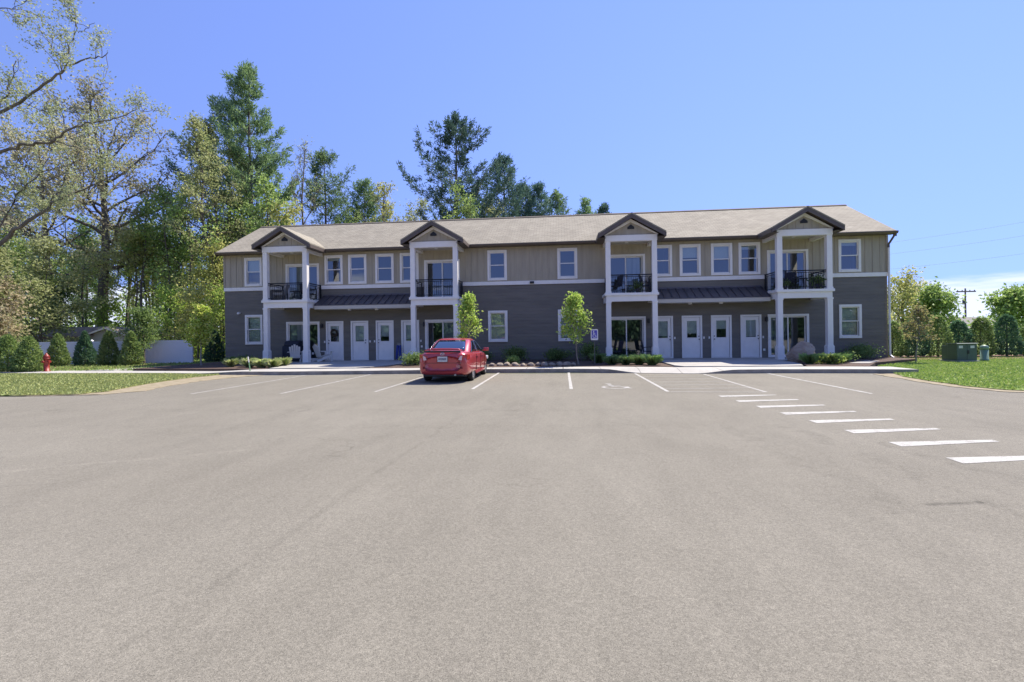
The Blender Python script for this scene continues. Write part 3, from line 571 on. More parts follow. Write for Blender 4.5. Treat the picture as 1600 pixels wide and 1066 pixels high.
# balconies: each porch is deck > posts, beam, railings, gable
def porch(i, xc):
    y0 = WY - 1.8; x0, x1 = xc - 1.285, xc + 1.285
    b = MB()
    b.box(x0 - .07, x1 + .07, y0 - .06, WY - .05, 3.5, 3.63)
    b.box(x0 + .01, x1 - .01, y0 + .01, y0 + .22, 3.2, 3.5); b.box(x0 + .01, x0 + .19, y0 + .22, WY - .05, 3.2, 3.5); b.box(x1 - .19, x1 - .01, y0 + .22, WY - .05, 3.2, 3.5)
    b.quad((x0 + .19, y0 + .22, 3.44), (x0 + .19, WY - .05, 3.44), (x1 - .19, WY - .05, 3.44), (x1 - .19, y0 + .22, 3.44))
    P_ = part(b, 'porch', M['white'], bevel=.006)
    for sx_ in (x0, x1 - .25):
        b = MB(); b.box(sx_, sx_ + .25, y0, y0 + .25, .17, 3.2); b.box(sx_ - .035, sx_ + .285, y0 - .035, y0 + .285, .17, .82); b.prism([(sx_ - .035, .82), (sx_ + .285, .82), (sx_ + .25, .88), (sx_, .88)], 'y', y0 - .02, y0 + .27)
        b.box(sx_ - .02, sx_ + .27, y0 - .02, y0 + .27, 3.12, 3.2)
        sub(b, 'post', M['white'], P_, bevel=.006)
        b = MB(); b.box(sx_, sx_ + .25, y0, y0 + .25, 3.63, 6.27); b.box(sx_ - .02, sx_ + .27, y0 - .02, y0 + .27, 3.63, 3.72)
        sub(b, 'post', M['white'], P_, bevel=.006)
    b = MB(); b.box(x0 - .02, x1 + .02, y0 - .02, y0 + .24, 6.27, 6.58); b.box(x0, x0 + .2, y0 + .24, WY - .002, 6.27, 6.5); b.box(x1 - .2, x1, y0 + .24, WY - .002, 6.27, 6.5)
    sub(b, 'beam', M['white'], P_, bevel=.006)
    b = MB(); b.quad((x0 + .2, y0 + .24, 6.42), (x0 + .2, WY, 6.42), (x1 - .2, WY, 6.42), (x1 - .2, y0 + .24, 6.42)); sub(b, 'porch_ceiling', M['cream'], P_)
    b = MB()
    def rail(p, q):
        p, q = Vector(p), Vector(q); d = q - p; n = int(d.length / .11); ang = math.atan2(d.y, d.x)
        for z, t in ((4.56, .055), (4.47, .03), (3.74, .03)): b.obox(((p.x + q.x) / 2, (p.y + q.y) / 2, z), (d.length, .05 if z == 4.56 else .03, t), rz=ang)
        for k in range(1, n): c = p + d * k / n; b.obox((c.x, c.y, 4.1), (.016, .016, .72), rz=ang)
    rail((x0 + .25, y0 + .12, 0), (x1 - .25, y0 + .12, 0)); rail((x0 + .12, y0 + .25, 0), (x0 + .12, WY - .06, 0)); rail((x1 - .12, y0 + .25, 0), (x1 - .12, WY - .06, 0))
    for xx in (x0 + .12, x1 - .12): b.box(xx - .03, xx + .03, WY - .13, WY - .05, 3.63, 4.6)
    sub(b, 'railing', M['black'], P_)
    # gable
    yf = y0 - .38; za, zt, hw = 7.64, 6.66, 1.68; s = (za - zt) / hw
    b = MB(); zw = 6.58; hwl = 1.285
    top = zw + s * hwl - .02
    b.prism([(xc - hwl, zw), (xc + hwl, zw), (xc, top)], 'y', y0 + .05, y0 + .12)
    for k in range(-3, 4): xx = xc + k * .365; b.box(xx - .02, xx + .02, y0 + .03, y0 + .05, zw, top - abs(xx - xc) * s - .03)
    sub(b, 'gable_wall', M['tan'], P_)
    b = MB(); t = .09
    for sg in (-1, 1): b.prism([(xc + sg * hwl, zw), (xc + sg * (hwl + .1), zw), (xc, top + .1 * s + .03), (xc, top - t + .02)], 'y', y0 - .0, y0 + .05 + .002 * sg)
    sub(b, 'rake_trim', M['white'], P_)
    b = MB(); vz = 6.9 + .06; b.prism([(xc - .17, vz - .08), (xc + .17, vz - .08), (xc + .17, vz + .02), (xc, vz + .16), (xc - .17, vz + .02)], 'y', y0 + .02, y0 + .051)
    for k in range(3): b.box(xc - .15, xc + .15, y0 + .005, y0 + .02, vz - .06 + k * .045, vz - .045 + k * .045)
    sub(b, 'vent', M['dark'], P_)
    b = MB(); th = .07
    yb = RY - (zr - za) / SL
    for sg in (-1, 1):
        X = xc + sg * hw
        v = [(xc, yf, za), (X, yf, zt), (X, EY + .03, zt), (xc, yb, za)]
        b.add(v, [(0, 1, 2, 3) if sg < 0 else (3, 2, 1, 0)]); b.add([(a, c, e - th) for a, c, e in v], [(3, 2, 1, 0) if sg < 0 else (0, 1, 2, 3)])
        b.add([v[0], v[1], (X, yf, zt - th), (xc, yf, za - th)], [(0, 1, 2, 3)]); b.add([v[1], v[2], (X, EY + .03, zt - th), (X, yf, zt - th)], [(0, 1, 2, 3)])
    sub(b, 'gable_roof', M['shingle'], P_)
    b = MB()
    for sg in (-1, 1):    # rake fascia and soffit
        X = xc + sg * (hw - .005)
        b.prism([(X, zt - th + .004), (xc, za - th + .01), (xc, za - th - .2), (X, zt - th - .2)], 'y', yf + .015, yf + .05)
        b.prism([(X, zt - th - .06), (xc, za - th - .06), (xc, za - th - .09), (X, zt - th - .09)], 'y', yf + .05, WY - .3)
        b.box(X - .02, X + .02, yf + .05, EY + .05, zt - th - .18, zt - th + .002)
        b.quad((X, yf + .05, zt - th - .17), (X, WY - .3, zt - th - .17), (xc + sg * 1.29, WY - .3, zt - th - .17), (xc + sg * 1.29, yf + .05, zt - th - .17))
    sub(b, 'fascia', M['brown'], P_)
    for z, yy in ((3.42, WY - .9), (6.4, WY - .9)):
        b = MB(); b.cyl((xc - .1, yy), .09, z - .05, z, 14); sub(b, 'ceiling_light', M['white'], P_)
for i, c in enumerate(PC): porch(i, XC + c)
# awnings over the doors
M['awning'] = mat('dark_metal_roofing', (.12, .11, .122), .36, metal=.5, var=.08)
def awning(x0, x1):
    yf = WY - 1.2; zt, zb = 3.96, 3.34
    b = MB(); b.prism([(WY - .001, zt), (yf, zb), (yf, zb - .03), (WY - .001, zt - .03)], 'x', x0, x1)
    n = round((x1 - x0) / .41); d = Vector((0, yf - WY, zb - zt)); ang = math.atan2(zt - zb, WY - yf)
    for k in range(n + 1):
        xx = x0 + .012 + (x1 - x0 - .024) * k / n; b.obox((xx, (WY + yf) / 2, (zt + zb) / 2 + .022), (.022, d.length, .045), rx=ang)
    b.box(x0, x1, WY - .03, WY - .001, zt - .01, zt + .07)
    a = part(b, 'awning', M['awning'])
    b = MB(); b.box(x0 + .01, x1 - .01, yf + .01, yf + .05, 3.12, zb - .03)
    for xx in (x0 + .01, x1 - .05): b.prism([(WY - .002, zt - .04), (yf + .05, zb - .04), (yf + .05, 3.12), (WY - .002, 3.12)], 'x', xx, xx + .04)
    b.quad((x0 + .05, yf + .05, 3.13), (x0 + .05, WY - .002, 3.13), (x1 - .05, WY - .002, 3.13), (x1 - .05, yf + .05, 3.13))
    sub(b, 'awning_soffit', M['cream'], a)
    for f in (.32, .6):
        xx = x0 + (x1 - x0) * f; b = MB(); b.lathe((xx, yf + .55, 3.05), [(.07, 0), (.1, .03), (.1, .08)], 14); sub(b, 'ceiling_light', M['white'], a)
awning(XC + PC[0] + 1.36, XC + PC[1] - 1.36); awning(XC + PC[2] + 1.36, XC + PC[3] - 1.36)
# wall fittings
def sconce(x, z):
    b = MB(); b.box(x - .06, x + .06, WY - .03, WY, z - .1, z + .1); b.lathe((x, WY - .1, z - .13), [(.045, 0), (.06, .06), (.06, .22), (.02, .27)], 10); part(b, 'wall_light', M['dark'])
for x in (-12.33, -6.2, 6.32, 12.42): sconce(XC + x, 2.22)
b = MB(); b.obox((BX0 + .95, WY - .06, 3.05), (.1, .12, .1)); b.lathe((BX0 + .95, WY - .14, 2.96), [(.02, 0), (.07, .02), (.07, .1), (.03, .12)], 12); part(b, 'flood_light', M['white'])
b = MB(); b.box(XC - .12, XC + .12, WY - .1, WY - .045, 4.4, 4.53); part(b, 'number_plaque', M['dark'])
for x, z in ((-12.9, .55), (12.3, .55), (-6.35, .9), (16.95, .3)): b = MB(); b.box(XC + x - .05, XC + x + .05, WY - .04, WY, z, z + .12); part(b, 'outlet_cover', M['white'])

# ------------------------------------------------------------------ the parked car (local frame: rear bumper at y=0, nose +y)
def make_car():
    paint = mat('red_car_paint', (.47, .055, .062), .28, metal=.15, coat=1., var=.04)
    tint = mat('car_glass', (.26, .29, .31), .06, metal=1.)
    rubber = mat('tyre_rubber', (.018, .018, .018), .8); rim_m = mat('alloy_rim', (.55, .55, .56), .3, metal=.8)
    lampr = mat('red_lens', (.45, .02, .02), .12, coat=1); lampw = mat('pale_lens', (.75, .55, .55), .12, coat=1)
    car = thing('parked_car', 'red four door sedan with rear spoiler parked facing the kerb', 'car', (-3.93, 15.42, 0))
    # stations: y, half width, bottom z, shoulder z, deck z, half width of the deck
    st = [(.0, .60, .40, .80, .86, .45), (.03, .74, .30, .84, .97, .60), (.12, .82, .25, .88, 1.03, .66), (.30, .86, .22, .90, 1.06, .68), (.62, .875, .21, .92, 1.055, .69), (1.0, .88, .21, .93, 1.03, .72), (1.6, .88, .20, .93, .99, .76), (2.3, .88, .20, .92, .97, .77),
          (3.0, .88, .20, .90, .98, .76), (3.35, .875, .20, .87, .97, .72), (3.75, .86, .21, .80, .90, .68), (4.15, .82, .24, .72, .80, .60), (4.38, .74, .28, .64, .69, .50), (4.50, .58, .34, .56, .60, .40)]
    V = []; F = []; n = 0
    for y, hw, zb, zs, zd, hd in st:
        half = [(hw * .80, zb), (hw * .965, zb + .06), (hw * .985, zb + .22), (hw, .60 if zs > .62 else zs * .9), (hw * .985, zs - .06), (hw * .95, zs), (hd, zd - .015), (hd * .5, zd + .012)]
        ring = half + [(0, zd + .018)] + [(-a, c) for a, c in half[::-1]] + [(0, zb)]
        n = len(ring); V += [(a, y, c) for a, c in ring]
    b = MB(); m_ = len(st); b.add(V, [(i * n + k, i * n + (k + 1) % n, (i + 1) * n + (k + 1) % n, (i + 1) * n + k) for i in range(m_ - 1) for k in range(n)] + [tuple(range(n)), tuple(range((m_ - 1) * n, m_ * n))[::-1]])
    body = b.build('body', paint, car, True); sm = body.modifiers.new('s', 'SUBSURF'); sm.levels = sm.render_levels = 2
    # wheel arches
    cut = MB(); 
    for y in (.95, 3.55):
        for sx_ in (-1, 1): cut.tube([(sx_ * .60, y, .33), (sx_ * 1.1, y, .33)], .365, 28)
    cu = cut.build('cutter', paint); bo = body.modifiers.new('b', 'BOOLEAN'); bo.object = cu; bo.operation = 'DIFFERENCE'; bo.solver = 'EXACT'
    dg = bpy.context.evaluated_depsgraph_get(); me = bpy.data.meshes.new_from_object(body.evaluated_get(dg)); body.modifiers.clear(); body.data = me; me.polygons.foreach_set('use_smooth', [True] * len(me.polygons))
    bpy.data.objects.remove(cu)
    b = MB()
    for y in (.95, 3.55): b.box(-.78, .78, y - .36, y + .36, .22, .72)
    b.box(-.7, .7, .25, 4.2, .19, .4); b.build('underbody', M['dark'], car)
    # cabin: rings of (y front/back) by height
    cab = MB(); rows = []
    prof = [(.93, .50, 3.42, .775), (1.05, .78, 3.18, .745), (1.20, 1.05, 2.92, .70), (1.34, 1.33, 2.66, .645), (1.425, 1.58, 2.44, .585), (1.46, 1.85, 2.2, .50), (1.472, 2.0, 2.05, .3)]
    K = 7
    for z, yb, yf, hw in prof:
        ring = [(-hw * (1 if 0 < k < K - 1 else .9), yb + (yf - yb) * (k / (K - 1))) for k in range(K)] + [(hw * (1 if 0 < k < K - 1 else .9), yf - (yf - yb) * (k / (K - 1))) for k in range(K)]
        bulge = .05
        ring = [(x, y) for x, y in ring]; rows.append([(x, y, z) for x, y in ring[:K]] + [(0, yf + bulge, z)] + [(x, y, z) for x, y in ring[K:]] + [(0, yb - bulge, z)])
    n = len(rows[0]); cab.add([p for r in rows for p in r], [(i * n + (k + 1) % n, i * n + k, (i + 1) * n + k, (i + 1) * n + (k + 1) % n) for i in range(len(rows) - 1) for k in range(n)] + [tuple(range((len(rows) - 1) * n, len(rows) * n))[::-1]])
    cb = cab.build('cabin', paint, car, True); sm = cb.modifiers.new('s', 'SUBSURF'); sm.levels = sm.render_levels = 2
    # glass, slightly proud of the cabin
    def cabx(z, side=1): return float(np.interp(z, [p[0] for p in prof], [p[3] for p in prof]))
    def cyb(z): return float(np.interp(z, [p[0] for p in prof], [p[1] for p in prof]))
    def cyf(z): return float(np.interp(z, [p[0] for p in prof], [p[2] for p in prof]))
    def patch(name, grid, flip=False):
        b = MB(); r, c = len(grid), len(grid[0]); b.add([p for row in grid for p in row], [((i * c + j), (i * c + j + 1), ((i + 1) * c + j + 1), ((i + 1) * c + j)) for i in range(r - 1) for j in range(c - 1)])
        o = b.build(name, tint, car, True); so_ = o.modifiers.new('t', 'SOLIDIFY'); so_.thickness = .012; so_.offset = 0; return o
    def end_x(z): return cabx(z) * .9
    patch('rear_window', [[(u * (end_x(z) - .07), cyb(z) - .05 * (1 - u * u) + .003 - .012, z) for u in np.linspace(-1, 1, 9)] for z in np.linspace(1.075, 1.395, 6)])
    patch('windshield', [[(u * (end_x(z) - .06), cyf(z) + .05 * (1 - u * u) + .006, z) for u in np.linspace(-1, 1, 9)] for z in np.linspace(1.0, 1.40, 6)])
    for sd in (-1, 1):
        for f0, f1, g0, g1 in ((.10, .49, .20, .485), (.53, .96, .525, .84)):
            patch('side_window', [[(sd * (cabx(z) + .004), cyb(z) + (cyf(z) - cyb(z)) * (f0 + (f1 - f0) * u) if t == 0 else cyb(z) + (cyf(z) - cyb(z)) * ((f0 + (g0 - f0) * t) + ((f1 + (g1 - f1) * t) - (f0 + (g0 - f0) * t)) * u), z) for u in np.linspace(0, 1, 6)] for t, z in zip(np.linspace(0, 1, 6), np.linspace(.985, 1.375, 6))])
    # wheels
    for y in (.95, 3.55):
        for sd in (-1, 1):
            e = MB(); xo, xi = sd * .855, sd * .655
            def ringp(x, r, n=32): return [(x, y + r * math.cos(2 * math.pi * k / n), .318 + r * math.sin(2 * math.pi * k / n)) for k in range(n)]
            pr = [(xi, .21), (xi, .29), (xi + sd * .02, .313), ((xi + xo) / 2, .318), (xo - sd * .02, .313), (xo, .29), (xo - sd * .005, .225), (xo - sd * .04, .21)]
            vs = [p for x, r in pr for p in ringp(x, r)]; nn = 32
            e.add(vs, [(i * nn + k, i * nn + (k + 1) % nn, (i + 1) * nn + (k + 1) % nn, (i + 1) * nn + k) for i in range(len(pr) - 1) for k in range(nn)])
            wh = e.build('wheel', rubber, car, True)
            e = MB(); pr = [(xo - sd * .012, .228), (xo - sd * .02, .20), (xo - sd * .055, .195)]
            e.add([p for x, r in pr for p in ringp(x, r)], [(i * nn + k, i * nn + (k + 1) % nn, (i + 1) * nn + (k + 1) % nn, (i + 1) * nn + k) for i in range(len(pr) - 1) for k in range(nn)])
            for k in range(7):
                a = 2 * math.pi * k / 7; e.obox((xo - sd * .035, y + .115 * math.cos(a), .318 + .115 * math.sin(a)), (.03, .19, .05), rx=a)
            e.tube([(xo - sd * .05, y, .318), (xo - sd * .012, y, .318)], [.07, .05], 14)
            e.build('rim', rim_m, wh)
            e = MB(); e.tube([(xo - sd * .10, y, .318), (xo - sd * .07, y, .318)], .2, 20); e.build('brake_disc', M['dark'], wh)
    # rear lamps wrap round the corners
    for sd in (-1, 1):
        b = MB()
        P2 = [(.50, .015, .02), (.67, .03, .0), (.80, .13, 0), (.862, .30, 0)]
        zs_ = [(.72, .88), (.72, .93), (.74, .945), (.79, .93)]
        o_ = .02
        fr = [(sd * (x + .004), y - .012, z) for (x, y, _), (a, c) in zip(P2, zs_) for z in (a, c)]
        bk = [(sd * (x - .04), y + .06, z) for (x, y, _), (a, c) in zip(P2, zs_) for z in (a, c)]
        fs = [(2 * i, 2 * i + 1, 2 * i + 3, 2 * i + 2) for i in range(3)] + [(2 * i + 1, 2 * i + 9, 2 * i + 11, 2 * i + 3) for i in range(3)] + [(2 * i, 2 * i + 2, 2 * i + 10, 2 * i + 8) for i in range(3)] + [(0, 8, 9, 1), (6, 7, 15, 14)]
        b.add(fr + bk, fs); lm = b.build('tail_light', lampr, car, False, .008)
        b = MB(); b.prism([(sd * .53, .76), (sd * .64, .745), (sd * .66, .90), (sd * .58, .87)][::sd], 'y', -.006, .05); b.build('lens', lampw, lm, False, .004)
    b = MB(); b.tube([(-.62, .16, 1.075), (-.5, .1, 1.105), (-.25, .075, 1.115), (0, .07, 1.117), (.25, .075, 1.115), (.5, .1, 1.105), (.62, .16, 1.075)], [.02, .028, .03, .03, .03, .028, .02], 8); b.build('spoiler', paint, car, True)
    b = MB(); b.box(-.6, .6, .012, .03, 1.0, 1.06); b.build('spoiler_gap', M['dark'], car)
    b = MB(); b.box(-.165, .165, -.022, .0, .70, .87); pl = b.build('license_plate', mat('plate_white', (.62, .62, .60), .5, var=.1, vscale=40), car, False, .006)
    b = MB(); rr = random.Random(2)
    for k in range(7): b.box(-.125 + k * .038, -.105 + k * .038 + .006, -.0235, -.022, .755, .825)
    b.build('plate_marks', mat('plate_dark', (.10, .11, .16), .6), pl)
    b = MB(); b.box(-.19, .19, -.004, .02, .685, .89); b.build('plate_recess', mat('recess_red', (.16, .012, .015), .4), car)
    chrome = mat('chrome', (.7, .7, .7), .15, metal=1)
    b = MB(); 
    b.tube([(.065 * math.cos(t), -.008, .955 + .042 * math.sin(t)) for t in np.linspace(0, 2 * math.pi, 20)], .008, 6); b.tube([(.03 * math.cos(t), -.008, .962 + .02 * math.sin(t)) for t in np.linspace(0, 2 * math.pi, 16)], .006, 6); b.tube([(0, -.008, .915), (0, -.008, .95)], .007, 6); b.build('badge', chrome, car)
    b = MB(); b.box(-.64, .64, -.004, .03, .655, .668); b.build('boot_seam', M['dark'], car)
    b = MB(); b.box(-.66, .66, .06, .2, .235, .275); b.build('bumper_valance', M['dark'], car)
    for sd in (-1, 1):
        b = MB(); b.box(sd * .62 - .045, sd * .62 + .045, -.012, .05, .47, .54); b.build('reflector', mat('dark_red_reflector', (.18, .012, .015), .6), car, False, .008)
    b = MB(); b.tube([(.42, -.02, .27), (.42, .3, .27)], .03, 12); b.build('exhaust', M['steel'], car)
    for sd in (-1, 1):
        b = MB(); b.obox((sd * .97, 3.0, 1.02), (.19, .09, .13)); b.obox((sd * .87, 3.02, .98), (.1, .04, .03)); b.build('wing_mirror', paint, car, True, .03)
        for y, in ((1.62,), (2.62,)):
            b = MB(); b.obox((sd * .888, y, .83), (.035, .18, .03)); b.build('door_handle', paint, car, True, .008)
        for y in (1.40, 2.30, 3.22):
            b = MB(); b.box(sd * .868, sd * .884, y - .005, y + .005, .34, .90); b.build('door_seam', M['dark'], car)
        b = MB(); b.box(sd * .855 - .02, sd * .855 + .03, 1.35, 3.15, .22, .29); b.build('sill', paint, car, False, .01)
        b = MB(); b.obox((sd * .66, 4.28, .66), (.26, .3, .14), rz=-sd * .6); b.build('headlight', mat('clear_lens', (.6, .6, .6), .1, coat=1), car, True, .03)
    return car
make_car()

# ------------------------------------------------------------------ porch and balcony things
resin = mat('white_resin', (.62, .61, .58), .5); darkres = mat('dark_resin', (.035, .037, .045), .5); sling = mat('navy_sling', (.02, .024, .04), .8)
def adirondack(loc, rz, label):
    t = thing('adirondack_chair', label, 'chair', loc, rz, 'pale slatted chairs on the porch')
    b = MB()
    for k in range(5): b.obox((0, -.24 + k * .105, .36 - k * .028), (.5, .09, .022), rx=-.25)
    b.build('seat', resin, t)
    b = MB()
    for k in range(5):
        x = (k - 2) * .105; h = .78 - abs(k - 2) * .07; b.obox((x, .30 + h * .16, .27 + h * .46), (.095, .022, h), rx=-.36, ry=(k - 2) * .04)
    b.build('backrest', resin, t)
    for s in (-1, 1):
        b = MB(); b.obox((s * .33, -.02, .57), (.13, .72, .025)); b.build('armrest', resin, t)
        b = MB(); b.obox((s * .28, -.3, .28), (.035, .1, .56)); b.build('leg', resin, t)
        b = MB(); b.obox((s * .265, .12, .19), (.03, .95, .12), rx=-.33); b.build('leg', resin, t)
    return t
F0 = .187
adirondack((-14.75, 25.25, F0), R(205), 'pale slatted reclining chair at the front of the far left porch beside its right post')
adirondack((-13.45, 25.9, F0), R(150), 'pale slatted reclining chair between the far left porch post and the wreath door')
def patio_chair(loc, rz, label, cloth=None, frame=None):
    t = thing('patio_chair', label, 'chair', loc, rz, 'patio chairs on porches and balconies'); fr = frame or M['black']
    b = MB(); b.obox((0, 0, .42), (.48, .48, .03)); b.build('seat', cloth or sling, t, bevel=.01)
    b = MB(); b.obox((0, .27, .72), (.48, .03, .56), rx=-.2); b.build('backrest', cloth or sling, t, bevel=.01)
    for s in (-1, 1):
        b = MB(); b.tube([(s * .26, -.24, 0), (s * .26, -.22, .62), (s * .26, -.1, .65), (s * .26, .24, .62)], .014, 6); b.build('armrest', fr, t)
        b = MB(); b.tube([(s * .25, .3, 0), (s * .25, .22, .42), (s * .25, .33, 1.0)], .014, 6); b.build('leg', fr, t)
    return t
def patio_table(loc, label, r=.3, h=.5, m=None):
    t = thing('patio_table', label, 'table', loc, 0, 'small tables on porches and balconies'); m = m or M['black']
    b = MB(); b.cyl((0, 0), r, h - .025, h, 20); b.build('tabletop', m, t)
    for k in range(3):
        a = k * 2.094 + .4; b = MB(); b.tube([(r * .8 * math.cos(a), r * .8 * math.sin(a), 0), (r * .5 * math.cos(a), r * .5 * math.sin(a), h - .03)], .014, 6); b.build('leg', m, t)
    return t
D2 = 3.632
patio_chair((2.75, 25.5, F0), R(-70), 'dark sling patio chair by the left post of the porch beside the parking sign')
patio_chair((4.45, 25.9, F0), R(75), 'dark sling patio chair under the right post of the porch by the parking sign')
patio_table((3.6, 25.6, F0), 'small dark round table between two dark patio chairs on the ground porch')
patio_chair((2.8, 25.8, D2), R(-60), 'dark chair at the left of the balcony above the sign porch')
patio_chair((4.4, 25.9, D2), R(65), 'dark chair at the right of the balcony above the sign porch')
patio_table((3.55, 25.8, D2), 'low dark round table between two balcony chairs above the parking sign', .25, .45)
patio_chair((11.5, 25.9, D2), R(-40), 'dark chair standing beside the small table on the far right balcony')
patio_table((12.05, 25.7, D2), 'small dark round table on the far right balcony', .28, .6)
grey = mat('grey_cushion', (.33, .32, .30), .9, var=.1, vscale=8)
def lounge_chair(loc, rz, label):
    t = thing('lounge_chair', label, 'lounge chair', loc, rz)
    b = MB(); b.obox((0, -.05, .4), (.58, .62, .13)); b.build('seat', grey, t, bevel=.03)
    b = MB(); b.obox((0, .33, .68), (.58, .13, .62), rx=-.3); b.build('backrest', grey, t, bevel=.03)
    for s in (-1, 1):
        b = MB(); b.obox((s * .35, 0, .6), (.07, .7, .04)); b.build('armrest', darkres, t, bevel=.008)
        b = MB(); b.box(s * .35 - .03, s * .35 + .03, -.33, -.27, 0, .58); b.build('leg', darkres, t)
        b = MB(); b.box(s * .35 - .03, s * .35 + .03, .27, .33, 0, .58); b.build('leg', darkres, t)
    return t
lounge_chair((-15.95, 25.75, D2), R(-75), 'grey cushioned lounge chair behind the railing of the far left balcony')
patio_table((-15.05, 25.9, D2), 'dark round side table beside the grey cushioned chair on the far left balcony', .34, .55)
patio_chair((-14.5, 26.1, D2), R(60), 'dark chair in front of the glass door on the far left balcony')
# covered grill
b = MB(); b.obox((0, 0, .45), (1.05, .55, .9)); b.prism([(-.30, .88), (.30, .88), (.24, 1.12), (.05, 1.2), (-.18, 1.15)], 'x', -.42, .42)
g_ = b.build('covered_grill', mat('navy_cover', (.018, .022, .035), .7, var=.2, vscale=3, bump=.5, bscale=5), None, True, .06); g_.location = (-15.45, 26.2, F0); g_.rotation_euler = (0, 0, .1)
tag(g_, 'barbecue grill under a dark cover on the far left porch', 'grill')
b = MB(); b.lathe((0, 0, 0), [(.16, 0), (.22, .1), (.26, .26), (.23, .28), (.2, .24)], 16); pot_m = mat('dark_pot', (.05, .045, .05), .6)
# folded blue camp chairs leaning on the wall
blue = mat('blue_fabric', (.02, .04, .22), .8, var=.2, vscale=6)
for x, ry, lb in ((-9.42, .06, 'blue folded camp chair leaning by the third white door, left one of two'), (-9.25, -.05, 'blue folded camp chair leaning by the third white door, right one of two')):
    t = thing('folded_chair', lb, 'folded chair', (x, 26.62, F0), 0, 'folded blue camp chairs')
    b = MB(); b.obox((0, 0, .46), (.13, .1, .8), rx=-.1, ry=ry); b.build('sling', blue, t, bevel=.03)
    for s in (-1, 1): b = MB(); b.tube([(s * .05 + ry * .2, -.06, 0), (s * .03 + ry, .06, .98)], .011, 6); b.build('pole', M['steel'], t)
# wreath on the leftmost door
wr = MB(); rr = random.Random(5)
for k in range(46):
    a = k / 46 * 2 * math.pi; wr.obox((.17 * math.cos(a) + rr.uniform(-.03, .03), rr.uniform(-.04, 0), .19 * math.sin(a) + rr.uniform(-.03, .03)), (.09, .03, .05), rx=rr.uniform(-1, 1), ry=-a + rr.uniform(-.8, .8), rz=rr.uniform(-.6, .6))
o = wr.build('wreath', mat('wreath_twigs', (.03, .035, .02), .9, c2=(.09, .06, .04), vscale=20)); o.location = (XC + DR[0] - .02, WY - .045, 1.8); tag(o, 'dark round wreath hanging on the leftmost white entry door', 'wreath')
# handicapped parking sign
t = thing('parking_sign', 'white and blue wheelchair parking sign on a thin post in the planting bed', 'sign', (1.45, 22.4, .15), -.06)
b = MB(); b.box(-.022, .022, -.012, .012, -.1, 1.62); b.build('post', mat('green_post', (.10, .11, .10), .6, metal=.3), t)
b = MB(); w2, h0, h1 = .165, 1.12, 1.62
b.prism([(-w2, h0 + .03), (-w2 + .03, h0), (w2 - .03, h0), (w2, h0 + .03), (w2, h1 - .03), (w2 - .03, h1), (-w2 + .03, h1), (-w2, h1 - .03)], 'y', -.02, -.013); pn = b.build('panel', mat('sign_white', (.82, .82, .84), .4), t)
b = MB(); b.box(-.125, .125, -.0222, -.0202, 1.20, 1.57); sg = b.build('blue_field', mat('sign_blue', (.10, .09, .50), .4), pn)
b = MB()
def vdisc(b, cx, cz, r0, r1, y, a0=0, a1=360, n=16):
    for k in range(n):
        t0, t1 = R(a0 + (a1 - a0) * k / n), R(a0 + (a1 - a0) * (k + 1) / n)
        b.quad((cx + r0 * math.cos(t0), y, cz + r0 * math.sin(t0)), (cx + r1 * math.cos(t0), y, cz + r1 * math.sin(t0)), (cx + r1 * math.cos(t1), y, cz + r1 * math.sin(t1)), (cx + r0 * math.cos(t1), y, cz + r0 * math.sin(t1)))
yy = -.0245
vdisc(b, .0, 1.31, .06, .082, yy, 100, 380); vdisc(b, -.035, 1.525, 0, .026, yy)
for q in ([(-.055, 1.49), (-.02, 1.49), (-.0, 1.35), (-.035, 1.35)], [(-.03, 1.44), (.045, 1.44), (.045, 1.42), (-.03, 1.42)], [(-.03, 1.37), (.05, 1.37), (.05, 1.345), (-.03, 1.345)], [(.03, 1.36), (.055, 1.36), (.10, 1.25), (.075, 1.245)]):
    b.quad(*[(x, yy, z) for x, z in q])
b.build('wheelchair_symbol', mat('sign_white2', (.8, .8, .85), .4), pn)
# hydrant
t = thing('fire_hydrant', 'red fire hydrant at the left edge of the lawn', 'hydrant', (-25.15, 21.0, .03)); redp = mat('hydrant_red', (.25, .03, .022), .45, var=.1)
b = MB(); b.lathe((0, 0, 0), [(.16, 0), (.16, .04), (.11, .05), (.11, .62), (.14, .63), (.14, .67)], 16); b.build('barrel', redp, t, True)
b = MB(); b.lathe((0, 0, 0), [(.13, .67), (.12, .76), (.07, .84), (.035, .86), (.035, .92), (.0, .92)], 16); b.build('bonnet', redp, t, True)
for a in (0, math.pi, -math.pi / 2): b = MB(); b.tube([(.1 * math.cos(a), .1 * math.sin(a), .5), (.2 * math.cos(a), .2 * math.sin(a), .5)], [.06, .065], 12); b.build('nozzle', redp, t)
# boulder and bed stones
def rock(name, m, seed, sz, loc, sub_=3, flat=.7):
    import bmesh
    rg = np.random.default_rng(seed); bm = bmesh.new(); bmesh.ops.create_icosphere(bm, subdivisions=sub_, radius=1)
    for _ in range(9):   # chop with random planes for facets
        nrm = Vector(unit(rg.normal(size=3))); d = rg.uniform(.62, .86)
        for v in bm.verts:
            e = v.co.dot(nrm) - d
            if e > 0: v.co -= nrm * e * .92
    for v in bm.verts: v.co += Vector(rg.normal(size=3)) * .018; v.co.x *= sz[0]; v.co.y *= sz[1]; v.co.z *= sz[2]
    me = bpy.data.meshes.new(name); bm.to_mesh(me); bm.free(); me.materials.append(m); o = bpy.data.objects.new(name, me); col.objects.link(o); o.location = loc; return o
stone_m = mat('boulder_stone', (.26, .185, .135), .85, c2=(.40, .32, .24), vscale=2.2, bump=.6, bscale=9)
tag(rock('boulder', stone_m, 11, (.66, .52, .56), (10.85, 23.3, .56), 4), 'large tan and pink boulder in front of the far right porch', 'boulder')
